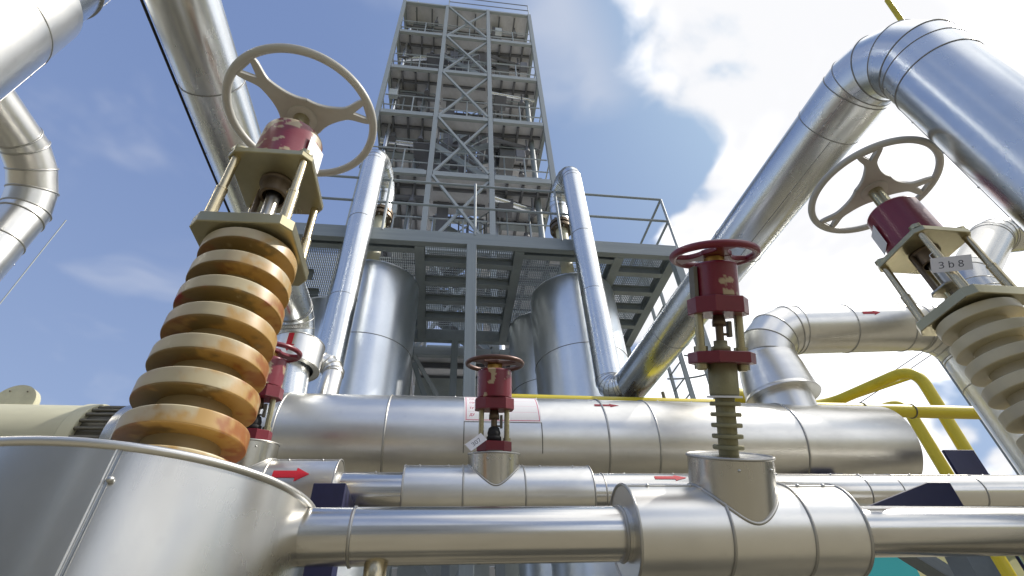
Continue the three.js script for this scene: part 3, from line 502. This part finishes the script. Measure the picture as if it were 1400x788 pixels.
// handwheel lying in its local xz plane, centre at the origin
function handwheel(parent, R, r, mat, hubMat, turn, spokeW, y, hubR, plateT, solid) {
  const w = new THREE.Group(); w.name = 'handwheel'; w.position.y = y; parent.add(w);
  part(w, 'rim', new THREE.TorusGeometry(R, r, 16, 96).rotateX(Math.PI / 2), mat);
  for (let k = 0; k < 3; k++) {
    const s = new THREE.Shape(), N = 24, hw = q => (spokeW * (0.20 + 0.95 * Math.exp(-(q - 0.1) / 0.22) + 0.42 * sstep(0.62, 0.97, q))), L = R - r * 0.4, pts = [];
    for (let i = 0; i <= N; i++) { const q = i / N; pts.push([q * L, Math.min(hw(q), Math.tan(1.047) * q * L + 0.002)]); }
    s.moveTo(pts[0][0], pts[0][1]); for (const p of pts) s.lineTo(...p); for (const p of pts.slice().reverse()) s.lineTo(p[0], -p[1]);
    if (!solid) { const h = new THREE.Path(), a = 0.76 * L, b = 0.945 * L, wb = hw(0.945) * 0.62; h.moveTo(a, 0); h.lineTo(b, wb); h.lineTo(b, -wb); h.lineTo(a, 0); s.holes.push(h); }
    const g = new THREE.ExtrudeGeometry(s, { depth: plateT, bevelEnabled: true, bevelSize: plateT * 0.25, bevelThickness: plateT * 0.25, bevelSegments: 1 }); g.translate(0, 0, -plateT / 2 + 0.0007 * k); g.rotateX(-Math.PI / 2); g.rotateY((turn + k * 120) * D2R);
    part(w, 'spoke', g, mat);
  }
  part(w, 'hub', latheG([[0, -0.35 * hubR], [hubR, -0.35 * hubR], [hubR * 1.02, 0], [hubR * 0.95, 0.32 * hubR], [0, 0.35 * hubR]], 32), hubMat);
  part(w, 'hub_nut', hexG(hubR * 0.6, hubR * 0.6, 0, hubR * 0.6, 0), hubMat);
  return w;
}
// colour per vertex from a function of position
function paintGeo(g, fn) { const p = g.attributes.position, n = g.attributes.normal, c = new Float32Array(p.count * 3); for (let i = 0; i < p.count; i++) { const q = fn(p.getX(i), p.getY(i), p.getZ(i), n ? n.getY(i) : 0); c[3 * i] = q[0]; c[3 * i + 1] = q[1]; c[3 * i + 2] = q[2]; } g.setAttribute('color', new THREE.BufferAttribute(c, 3)); return g; }
const lerp3 = (a, b, t) => a.map((v, i) => mix(v, b[i], t));
const RED = [0.18, 0.006, 0.022], PRIMER = [0.42, 0.33, 0.2];

// red gate valve: local y is the stem, origin at the top of its insulation box
function redValve(label, pos, tilt, k) {
  const o = thing('red_gate_valve', label, 'valve', pos, 'red gate valves'); o.rotation.x = tilt * D2R;
  let y = 0; const add = (n, g, m, l) => part(o, n, g, m, l);
  if (k.neck) {
    add('neck', latheG([[0, -0.02], [0.025, -0.02], [0.025, 0.15], [0, 0.15]], 32), M.zincDark);
    for (let i = 0; i < 5; i++) add('cooling_fin', latheG([[0.02, -0.0055], [0.037, -0.0055], [0.039, -0.0035], [0.039, 0.0035], [0.037, 0.0055], [0.02, 0.0055]], 36).translate(0, 0.022 + i * 0.028, 0), M.zincDark);
    add('gasket_ring', cylG(0.045, 0.045, 0.005, 0, 0.152, 0, 32), M.white);
    add('bonnet', latheG([[0, 0.15], [0.036, 0.155], [0.038, 0.16], [0.038, 0.24], [0, 0.242]], 40), M.zincDark); y = 0.24;
  } else { add('bonnet_base', cylG(0.07, 0.075, 0.02, 0, -0.008, 0, 32), M.bolt); y = 0.0; }
  const { pw, ph, gap, fw, fh, bw, bh } = k;
  const oct = (w, h, yy, d = w) => { const s = new THREE.Shape(), a = w / 2, b = d / 2, c = w * 0.24; s.moveTo(-a + c, -b); s.lineTo(a - c, -b); s.lineTo(a, -b + c); s.lineTo(a, b - c); s.lineTo(a - c, b); s.lineTo(-a + c, b); s.lineTo(-a, b - c); s.lineTo(-a, -b + c); s.closePath(); const g = new THREE.ExtrudeGeometry(s, { depth: h - 0.004, bevelEnabled: true, bevelSize: 0.002, bevelThickness: 0.002, bevelSegments: 1 }); return g.rotateX(-Math.PI / 2).translate(0, yy + 0.002, 0); };
  add('yoke_plate', oct(pw, ph, y, pw * 0.8), M.red); const y1 = y + ph, y2 = y1 + gap;
  for (const s of [-1, 1]) { const x = s * (Math.min(pw, fw) / 2 - 0.017); const r = add('yoke_rod', rodG([x, y - (k.neck ? 0.018 : 0), 0], [x, y2, 0], k.rr, 14), M.zinc); part(r, 'nut', hexG(k.rr * 1.55, 0.016, x, y1 + 0.009, 0), M.zinc); if (k.neck) part(r, 'nut', hexG(k.rr * 1.6, 0.014, x, y - 0.008, 0), M.zinc); }
  const g0 = gap * 0.32; add('gland', latheG([[0, 0], [gap * 0.24, 0], [gap * 0.24, g0 * 0.5], [gap * 0.17, g0 * 0.6], [gap * 0.17, g0], [0, g0]], 28).translate(0, y1, 0), k.neck ? M.zincDark : M.rubber);
  if (!k.neck) add('stem_boot', latheG([[gap * 0.2, 0], [gap * 0.215, gap * 0.1], [gap * 0.17, gap * 0.26], [gap * 0.08, gap * 0.32], [0, gap * 0.33]], 28).translate(0, y1 + g0 * 0.55, 0), M.rubber);
  add('stem', rodG([0, y1, 0], [0, y2 + 0.01, 0], gap * 0.1, 16), M.brown); add('stem_collar', latheG([[0, 0], [gap * 0.17, 0], [gap * 0.17, gap * 0.12], [gap * 0.13, gap * 0.3], [0, gap * 0.3]], 24).translate(0, y2 - gap * 0.29, 0), M.brown);
  add('position_indicator', boxG(0.012, gap * 0.42, 0.014, fw * 0.19, y1 + gap * 0.64, 0, 0.002), M.bolt); add('indicator_pin', rodG([0, y1 + gap * 0.5, 0], [fw * 0.21, y1 + gap * 0.5, 0], 0.004, 8), M.brown);
  add('yoke_head', oct(fw, fh, y2, fw * 0.8), M.red);
  const y3 = y2 + fh; const hg = latheG([[0, 0], ...Array.from({ length: 25 }, (_, i) => [bw / 2 * (i === 24 ? 0.97 : 1), i / 24 * bh]), [bw * 0.3, bh + 0.002], [0, bh + 0.003]], 120);
  const sx = rnd() * 50; add('drive_housing', paintGeo(hg, (x, yy, z) => { const d = fbm(x * 26 + sx, yy * 26, z * 26 + 3, 4), front = sstep(0.5, 1, z / (bw / 2)) * (1 - Math.abs(yy / bh - 0.5) * 1.2); return lerp3(RED, PRIMER, sstep(0.66, 0.69, d + 0.15 * front * k.chip)); }).translate(0, y3, 0), M.chipped, 'red housing with chipped paint');
  if (k.neck) { add('side_bar', boxG(0.012, bh * 0.9, 0.03, -bw / 2 - 0.008, y3 + bh * 0.45, 0, 0.002), M.bolt); }
  const y4 = y3 + bh; add('spindle_nut', hexG(bw * 0.24, k.hub, 0, y4 + k.hub / 2, 0), M.brass);
  handwheel(o, k.wr, k.wt, k.wm, k.wm, k.turn, k.sw, y4 + k.hub + 0.008, bw * 0.2, k.wt * 0.9, k.solid);
  return o;
}
function valveBox(label, x, y, z, tilt, R, s0, s1, Rj) {               // round insulation box welded to the jacket, along the tilted stem
  const o = thing('valve_box', label, 'insulation box', [x, y, z], 'round insulation boxes under the red valves'); o.rotation.x = tilt * D2R; const h = s1 - s0;
  const N = 64, g = cylG(R, R, h, 0, s0 + h / 2, 0, N, true); const uv = g.attributes.uv; for (let i = 0; i < uv.count; i++) uv.setXY(i, uv.getX(i) * 1, uv.getY(i) * h + x);
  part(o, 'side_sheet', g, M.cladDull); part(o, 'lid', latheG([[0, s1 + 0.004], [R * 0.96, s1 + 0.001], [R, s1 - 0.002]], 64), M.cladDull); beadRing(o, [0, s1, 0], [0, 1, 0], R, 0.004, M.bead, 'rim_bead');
  const ps = []; for (let k = 0; k < 64; k++) { const a = k / 64 * 2 * Math.PI, q = R * Math.sin(a); ps.push(V(R * Math.cos(a) * 1.012, Math.sqrt(Math.max(0, Rj * Rj - q * q)) + 0.001, q * 1.012)); }
  part(o, 'saddle_bead', new THREE.TubeGeometry(new THREE.CatmullRomCurve3(ps, true), 128, 0.004, 6, true), M.bead);
  for (const a of [1.0, 1.9]) part(o, 'screw', new THREE.SphereGeometry(0.004, 8, 6).translate(R * Math.cos(a), s1 - 0.025, R * Math.sin(a)), M.screw); return o;
}
const ax = (y, z, tilt, s) => [y + s * Math.cos(tilt * D2R), z + s * Math.sin(tilt * D2R)];
{
  const t = 27, s = 0.185, [y, z] = ax(FP.y, FP.z, t, s);
  valveBox('round silver insulation box rising from the foreground jacket under the right red valve', 0.746, FP.y, FP.z, t, 0.105, 0.02, s, 0.113);
  redValve('dark red gate valve with finned neck and red handwheel in front of the looped pipe', [0.746, y, z], t, { neck: true, pw: 0.165, ph: 0.03, gap: 0.106, fw: 0.152, fh: 0.046, bw: 0.118, bh: 0.1, rr: 0.012, wr: 0.112, wt: 0.011, wm: M.red, hub: 0.022, turn: 20, sw: 0.05, chip: 0, solid: true });
}
const kMid = { neck: false, pw: 0.15, ph: 0.042, gap: 0.14, fw: 0.172, fh: 0.05, bw: 0.162, bh: 0.13, rr: 0.012, wr: 0.13, wt: 0.011, wm: M.bronze, hub: 0.03, turn: -20, sw: 0.06, chip: 1, solid: true };
{
  const t = 17, s = 0.165, [y, z] = ax(P2.y, P2.z, t, s);
  valveBox('round silver insulation box under the middle red valve', 0.22, P2.y, P2.z, t, 0.113, 0.0, s, 0.118);
  redValve('dark red gate valve with bronze handwheel and black boot in front of the white placard', [0.22, y + 0.012 * 0.95, z], t, kMid);
}
{
  const t = 13, s = 0.2, [y, z] = ax(P2.y, P2.z, t, s);
  valveBox('round silver insulation box half hidden by the rusty fins on the left', -0.82, P2.y, P2.z, t, 0.118, 0.03, s, 0.138);
  redValve('dark red gate valve half hidden behind the rusty finned valve on the left', [-0.82, y + 0.012, z], t, { ...kMid, wm: M.red, chip: 0, turn: 40 });
}

// ---------------------------------------------------------------- front pipe
{
  const o = thing('front_pipe', 'nearest horizontal silver pipe between the large drum and the foreground jacket', 'pipe', [0, 0, 0]);
  pipe(o, [[-0.6, FP.y, FP.z], [0.5, FP.y, FP.z]], 0.0615, { cuts: [[0.4]], bead: 0.004, seamDir: 4.4, mat: M.cladCrisp });
  beadRing(o, [0.443, FP.y, FP.z], [1, 0, 0], 0.0625, 0.004);
  part(o, 'drain_stub', latheG([[0, -0.05], [0.024, -0.05], [0.026, -0.045], [0.026, 0], [0, 0]], 24).translate(-0.14, FP.y - 0.045, FP.z), M.rod);
  const q = thing('front_pipe', 'nearest horizontal silver pipe to the right of the foreground jacket', 'pipe', [0, 0, 0]);
  pipe(q, [[0.98, FP.y, FP.z], [2.05, FP.y, FP.z - 0.03]], 0.0615, { cuts: [[]], bead: 0.004, seamDir: 4.4, mat: M.cladCrisp });
  beadRing(q, [1.04, FP.y, FP.z], [1, 0, 0], 0.064, 0.005);
}
// navy steel brackets and grey props around the pipes
{
  const b = thing('navy_bracket', 'navy wedge-shaped steel bracket between the two slim pipes on the right', 'bracket', [0, 0, 0]);
  const s = new THREE.Shape(); s.moveTo(1.40, 1.82); s.lineTo(1.40, 1.86); s.lineTo(1.73, 1.955); s.lineTo(1.82, 1.955); s.lineTo(1.82, 1.82); s.closePath();
  part(b, 'gusset', new THREE.ExtrudeGeometry(s, { depth: 0.1, bevelEnabled: true, bevelSize: 0.003, bevelThickness: 0.003, bevelSegments: 1 }).translate(0, 0, -1.72), M.navy); part(b, 'post', boxG(0.09, 1.815, 0.08, 1.775, 0.9075, -1.67), M.steel);
  const c = thing('navy_bracket', 'navy steel plate standing below the looped pipe beside the yellow pipes', 'bracket', [0, 0, 0]);
  part(c, 'plate', boxG(0.22, 0.3, 0.02, 3.29, 2.4, -2.75, 0.003), M.navy); part(c, 'post', boxG(0.1, 2.249, 0.02, 3.29, 1.1245, -2.75), M.navy);
  const d = thing('navy_bracket', 'small navy box bracket beside the large drum on the left', 'bracket', [0, 0, 0]);
  part(d, 'beam', boxG(0.115, 0.1, 0.5, -0.40, 1.99, -2.13, 0.004), M.navy); part(d, 'post', boxG(0.1, 1.938, 0.1, -0.40, 0.969, -1.98), M.navy);
  const e = thing('diagonal_prop', 'grey diagonal steel prop under the front pipe on the right', 'steel prop', [0, 0, 0]);
  part(e, 'strut', barG([1.80, 1.82, -1.95], [4.2, 0.03, -1.95], 0.07, 0.05), M.steel); part(e, 'foot', boxG(0.25, 0.02, 0.2, 4.2, 0.01, -1.95), M.steel);
}

// ---------------------------------------------------------------- the two large valves with finned bonnets
function finGeo(R, h, cols) {
  const r = 0.0045, pts = [[0.08, 0]]; for (let i = 0; i <= 5; i++) { const a = -Math.PI / 2 + i / 5 * Math.PI / 2; pts.push([R - r + r * Math.cos(a), r + r * Math.sin(a)]); }
  for (let i = 1; i <= 4; i++) pts.push([R, mix(r, h - r, i / 5)]);
  for (let i = 0; i <= 5; i++) { const a = i / 5 * Math.PI / 2; pts.push([R - r + r * Math.cos(a), h - r + r * Math.sin(a)]); }
  pts.push([R * 0.75, h - 0.001], [0.08, h]); pts.splice(1, 0, ...[0.58, 0.63, 0.68, 0.73, 0.78, 0.83, 0.88].map(q => [R * q, 0.0005 * (1 - q)]));
  return latheG(pts, 144);
}
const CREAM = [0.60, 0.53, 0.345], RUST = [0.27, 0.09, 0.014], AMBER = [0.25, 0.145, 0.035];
function finnedValve(pos, label, rusty, housingRot) {
  const o = thing('finned_valve', label, 'valve', pos, 'large valves with finned bonnets');
  const add = (n, g, m, l) => part(o, n, g, m, l);
  add('bonnet_core', paintGeo(cylG(0.088, 0.088, 0.8, 0, 2.18, 0, 64), () => rusty ? [0.26, 0.19, 0.085] : [0.53, 0.47, 0.32]), M.fin);
  for (let i = 0; i < 8; i++) {
    const g = finGeo(0.147, 0.047), off = i * 3.7 + (rusty ? 0 : 40);
    paintGeo(g, (x, y, z, ny) => {
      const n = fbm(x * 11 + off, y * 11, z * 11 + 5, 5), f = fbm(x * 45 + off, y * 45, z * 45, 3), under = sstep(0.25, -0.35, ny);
      if (!rusty) return lerp3(CREAM, [0.53, 0.47, 0.32], sstep(0.35, 0.7, n));
      const side = x / 0.147 * 0.9 - z / 0.147 * 0.25;                        // the rust has run down the right-hand side
      let c = lerp3(CREAM, [0.53, 0.47, 0.32], sstep(0.35, 0.7, n));
      c = lerp3(c, lerp3([0.17, 0.11, 0.033], [0.20, 0.085, 0.02], sstep(0.4, 0.62, n)), under * sstep(-0.05, 0.2, n + 0.5 * (f - 0.5)));   // rust film on the undersides, darkened to put their shade into the colour
      c = lerp3(c, [0.40, 0.235, 0.06], 0.9 * sstep(0.0, 0.2, 0.4 * (f - 0.5) + 0.7 * (n - 0.5) + 0.3 * side - y * 4.6 + 0.03 + 0.026 * i));   // brown run-off along the lower lip
      c = lerp3(c, AMBER, 0.35 * sstep(0.64, 0.74, n + 0.3 * (f - 0.5)));
      c = lerp3(c, RUST, sstep(0.62, 0.82, n * 0.55 + (0.22 + 0.065 * i) * side + 0.5 * (f - 0.5))); if (i === 2) c = lerp3(c, [0.24, 0.015, 0.02], sstep(0.5, 0.6, n + 0.2 * (f - 0.5)) * sstep(0.05, 0.1, z) * sstep(0.016, 0.006, y));
      return c;
    });
    g.rotateX((rnd() - 0.5) * 0.016); g.rotateZ((rnd() - 0.5) * 0.016); g.scale(1 + (rnd() - 0.5) * 0.03, 1 + (rnd() - 0.5) * 0.1, 1 + (rnd() - 0.5) * 0.03);
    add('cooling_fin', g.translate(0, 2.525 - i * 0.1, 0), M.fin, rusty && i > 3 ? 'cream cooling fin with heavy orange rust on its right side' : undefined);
  }
  const sq = (w, h, ch) => { const s = new THREE.Shape(), a = w / 2; s.moveTo(-a + ch, -a); s.lineTo(a - ch, -a); s.lineTo(a, -a + ch); s.lineTo(a, a - ch); s.lineTo(a - ch, a); s.lineTo(-a + ch, a); s.lineTo(-a, a - ch); s.lineTo(-a, -a + ch); s.closePath(); return new THREE.ExtrudeGeometry(s, { depth: h - 0.006, bevelEnabled: true, bevelSize: 0.003, bevelThickness: 0.003, bevelSegments: 1 }).rotateX(-Math.PI / 2).translate(0, 0.003, 0); };
  const pm = M.zinc;
  add('lower_plate', sq(0.30, 0.045, 0.03).translate(0, 2.583, 0), pm); add('upper_plate', sq(0.285, 0.028, 0.028).translate(0, 2.955, 0), pm);
  for (const [sx, sz] of [[-1, 1], [1, 1], [1, -1], [-1, -1]]) {
    const x = sx * 0.115, z = sz * 0.115, r = add('yoke_rod', mergeGeometries([rodG([x, 2.62, z], [x, 2.775, z], 0.0185, 20), rodG([x, 2.776, z], [x, 2.962, z], 0.0145, 20)]), M.rod);
    part(r, 'shoulder', cylG(0.0195, 0.0195, 0.008, x, 2.776, z, 20), M.rod); part(r, 'nut', hexG(0.026, 0.02, x, 2.994, z), M.zinc);
  }
  add('yoke_bushing', latheG([[0.038, 0], [0.05, 0], [0.05, 0.06], [0.062, 0.062], [0.062, 0.075], [0, 0.075]], 40).translate(0, 2.882, 0), M.brown);
  add('stem', rodG([0, 2.62, 0], [0, 2.9, 0], 0.024, 24), M.stem);
  add('gland_flange', latheG([[0, 0], [0.062, 0], [0.062, 0.014], [0.034, 0.018], [0.034, 0.04], [0, 0.04]], 40).translate(0, 2.645, 0), M.zinc);
  add('travel_plate', sq(0.11, 0.012, 0.02).translate(-0.02, 2.725, 0.0), M.stem);
  for (const x of [-0.05, 0.05]) add('gland_stud', rodG([x, 2.625, 0.0], [x, 2.71, 0.0], 0.008, 10), M.zinc);
  add('guide_bar', rodG([-0.06, 2.73, -0.02], [-0.06, 2.94, -0.02], 0.011, 12), M.brown);
  // red drive housing with flaked paint
  const hg = latheG([[0, 0], ...Array.from({ length: 41 }, (_, i) => { const t = i / 40; return [mix(0.122, 0.116, t), t * 0.25]; }), [0.11, 0.258], [0.06, 0.26], [0, 0.262]], 160);
  add('drive_housing', paintGeo(hg, (x, y, z) => { const d = fbm(x * 22 + 7, y * 22, z * 22 + 3, 4); return lerp3(RED, PRIMER, (rusty ? 1 : 0) * sstep(0.585, 0.61, d + 0.09 * sstep(0.08, 0.18, y) - 0.04)); }).translate(0, 2.984, 0), M.chipped, 'red drive housing with flaked paint');
  add('name_plate', boxG(0.002, 0.13, 0.09, 0, 0, 0).translate(0.123, 3.1, 0).rotateY(housingRot), M.white);
  add('spindle', rodG([0, 3.25, 0], [0, 3.42, 0], 0.034, 20), M.zinc);
  handwheel(o, 0.302, 0.0175, M.wheel, M.wheel, -130, 0.085, 3.43, 0.062, 0.014, false);
  return o;
}
const LV1 = [-0.685, 0, -1.29], RV1 = [2.199, 0, -1.427];
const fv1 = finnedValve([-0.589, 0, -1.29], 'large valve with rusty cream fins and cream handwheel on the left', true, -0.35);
fv1.rotation.z = 0.03;
finnedValve(RV1, 'large valve with clean unrusted fins and handwheel at the right edge', false, Math.PI - 0.55);
function drum(pos, R, yt, label) {
  const o = thing('insulation_drum', label, 'insulation drum', pos, 'insulation drums under the large valves');
  const N = 4; for (let k = 0; k < N; k++) {
    const a0 = k / N * 2 * Math.PI + 0.32, g = new THREE.CylinderGeometry(R, R * 1.0, 0.95, 40, 2, true, a0, 2 * Math.PI / N); g.translate(0, yt - 0.475, 0); const uv = g.attributes.uv; for (let i = 0; i < uv.count; i++) uv.setXY(i, uv.getX(i) * 0.6 + k * 0.31, uv.getY(i) * 0.95);
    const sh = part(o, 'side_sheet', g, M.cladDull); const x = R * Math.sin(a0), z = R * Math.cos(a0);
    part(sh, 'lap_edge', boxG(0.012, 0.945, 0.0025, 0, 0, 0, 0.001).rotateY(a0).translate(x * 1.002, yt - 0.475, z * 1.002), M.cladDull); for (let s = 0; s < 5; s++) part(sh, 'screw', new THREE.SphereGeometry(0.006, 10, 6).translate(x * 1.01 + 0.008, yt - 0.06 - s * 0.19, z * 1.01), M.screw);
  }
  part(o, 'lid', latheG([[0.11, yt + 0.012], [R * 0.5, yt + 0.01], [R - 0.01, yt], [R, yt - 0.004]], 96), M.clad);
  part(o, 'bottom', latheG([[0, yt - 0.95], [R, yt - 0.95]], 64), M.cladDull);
  beadRing(o, [0, yt, 0], [0, 1, 0], R, 0.0085, M.clad, 'rim_bead');
  for (const [sx, sz] of [[-1, -1], [1, -1], [1, 1], [-1, 1]]) part(o, 'support_leg', boxG(0.06, yt - 0.952, 0.06, sx * 0.2, (yt - 0.952) / 2, sz * 0.2), M.navy);
}
drum(LV1, 0.38, 1.78, 'large dull silver insulation drum at lower left under the rusty fins');
drum(RV1, 0.33, 1.82, 'silver insulation drum cut by the right edge of the view');

// paper tags
function tag(label, text, pos, rot, w, h, s = 1) {
  const o = thing('paper_tag', label, 'tag', pos); o.rotation.set(...rot);
  const m = canvasMat(256, Math.round(256 * h / w), (x, W, H) => { x.fillStyle = '#e6e6ea'; x.fillRect(0, 0, W, H); x.fillStyle = '#2b2f3c'; x.font = `${Math.round(H * 0.6)}px sans-serif`; x.textAlign = 'center'; x.textBaseline = 'middle'; x.fillText(text, W / 2, H * 0.54); });
  part(o, 'sheet', new THREE.BoxGeometry(w, h, 0.0015), m); part(o, 'tie', curveG([[-w * 0.42, h * 0.4, 0.001], [-w * 0.5, h * 0.7, -0.01], [-w * 0.42, h * 0.9, -0.03]], 0.0015, 12, 5), M.white); return o;
}
tag('white paper tag with handwritten 3b8 tied to the yoke of the right valve', '3 b 8', [2.055, 2.735, -1.275], [0.505, -1.015, -0.45], 0.13, 0.062).rotation.order = 'YXZ';
tag('white paper tag with handwriting behind the left yoke rod of the rusty valve', '6 1', [-0.765, 2.70, -1.30], [0, 0.2, -1.25], 0.13, 0.07);
tag('white paper tag leaning against the base of the middle red valve', '307', [0.135, 2.275, -2.06], [-0.2, -0.2, 0.62], 0.085, 0.045);

// ---------------------------------------------------------------- yellow gas pipes and overhead wires on the right
function plainPipe(name, label, pts, r, mat, bends = 0.2, clamps = []) {
  const o = thing(name, label, 'pipe', [0, 0, 0]); const path = new THREE.CurvePath(), v = pts.map(p => V(...p)); let s = v[0];
  for (let i = 1; i < v.length - 1; i++) { const d1 = v[i].clone().sub(v[i - 1]).normalize(), d2 = v[i + 1].clone().sub(v[i]).normalize(), a = v[i].clone().addScaledVector(d1, -bends), b = v[i].clone().addScaledVector(d2, bends); path.add(new THREE.LineCurve3(s, a)); path.add(new THREE.QuadraticBezierCurve3(a, v[i], b)); s = b; }
  path.add(new THREE.LineCurve3(s, v[v.length - 1]));
  path.curves.forEach((c, i) => part(o, i % 2 ? 'bend' : 'straight', new THREE.TubeGeometry(c, i % 2 ? 16 : 2, r, 24, false), mat));
  for (const c of clamps) beadRing(o, c, [1, 0, 0], r + 0.002, 0.008, M.bolt, 'clamp'); return o;
}
plainPipe('yellow_gas_pipe', 'thick yellow gas pipe running level behind the thickest silver pipe', [[0.4, 3.69, -4.4], [8.5, 3.66, -4.4]], 0.07, M.yellow, 0.1, [[4.42, 3.675, -4.4], [5.0, 3.673, -4.4]]);
plainPipe('yellow_gas_pipe', 'yellow gas pipe arching up and down behind the looped silver pipe', [[4.5, 0, -6.5], [4.5, 4.83, -6.5], [5.95, 4.83, -6.5], [6.56, 4.85, -5.35], [6.58, 0, -5.5]], 0.076, M.yellow, 0.3);
plainPipe('yellow_gas_pipe', 'lower yellow gas pipe dropping beside the arching one', [[5.7, 4.42, -6.3], [6.33, 4.42, -5.6], [6.36, 0, -5.6]], 0.072, M.yellow, 0.2);
plainPipe('yellow_handrail', 'thin brownish yellow rail beside the arching gas pipe', [[5.9, 5.0, -7.4], [7.1, 5.0, -5.8], [7.05, 0, -5.8]], 0.022, M.yellow, 0.1);
plainPipe('yellow_elbow', 'short yellow pipe end with a black bracket behind the finned neck', [[2.75, 3.64, -4.12], [2.95, 3.64, -4.12], [2.95, 3.2, -4.12]], 0.09, M.yellow, 0.12);
{ const o = thing('overhead_wire', 'pair of thin black wires sagging past the arching yellow pipe', 'wire', [0, 0, 0]); for (const d of [0, 0.14]) part(o, 'strand', curveG([[4.6, 5.0 + d, -8], [6.6, 5.05 + d, -8], [7.4, 5.35 + d, -7.6], [9.5, 6.4 + d, -7.2]], 0.008, 40, 5), M.cable); for (const [x, z] of [[4.6, -8], [9.5, -7.2]]) part(o, 'pole', rodG([x, 0, z], [x, x < 5 ? 5.15 : 6.55, z], 0.03, 8), M.steel); }
// far shed and tree line seen under the front pipe
{ const o = thing('far_shed', 'turquoise shed far off under the front pipe at lower right', 'shed', [54.5, 0, -66]); part(o, 'wall', boxG(9, 14.5, 6, 0, 7.25, 0), M.cyan); part(o, 'roof', boxG(9.6, 0.4, 6.6, 0, 14.72, 0), M.plate); }

// far trees on the grassy slope, seen as a dark strip under the front pipe
function farTree(x, z, h, label) {
  const y0 = hillY(x, z) - 0.3, o = thing('far_tree', label, 'tree', [x, y0, z], 'trees on the far slope');
  part(o, 'trunk', latheG([[0.3, 0], [0.22, h * 0.25], [0.1, h * 0.7], [0, h * 0.75]], 10), M.bark);
  const pos = [], nor = []; for (let k = 0; k < 900; k++) {
    const a = rnd() * 6.283, t = Math.acos(2 * rnd() - 1), lump = 0.75 + 0.5 * n3(Math.cos(a) * 2 + x, t * 2, Math.sin(a) * 2), q = Math.cbrt(rnd()) * lump, c = V(Math.sin(t) * Math.cos(a) * q * h * 0.36, h * 0.62 + Math.cos(t) * q * h * 0.34, Math.sin(t) * Math.sin(a) * q * h * 0.36);
    const u = V(rnd() - 0.5, rnd() - 0.5, rnd() - 0.5).normalize(), v = u.clone().cross(V(rnd() - 0.5, rnd() - 0.5, rnd() - 0.5)).normalize(), e = 0.03 * h * (0.6 + rnd()); u.multiplyScalar(e); v.multiplyScalar(e);
    const n = u.clone().cross(v).normalize(); for (const [i, j] of [[-1, -1], [1, -1], [0, 1.2]]) { pos.push(c.x + u.x * i + v.x * j, c.y + u.y * i + v.y * j, c.z + u.z * i + v.z * j); nor.push(n.x, n.y, n.z); }
  }
  const g = new THREE.BufferGeometry(); g.setAttribute('position', new THREE.Float32BufferAttribute(pos, 3)); g.setAttribute('normal', new THREE.Float32BufferAttribute(nor, 3)); g.setAttribute('uv', new THREE.Float32BufferAttribute(new Float32Array(pos.length / 3 * 2), 2)); part(o, 'crown', g, M.leaf);
}
[[112, -92, 13], [120, -88, 11], [127, -84, 14], [134, -80, 12], [140, -74, 13], [146, -68, 11], [151, -60, 13]].forEach(([x, z, h]) => farTree(x, z, h, 'dark green tree on the far slope glimpsed under the front pipe'));

renderer.render(scene, camera);
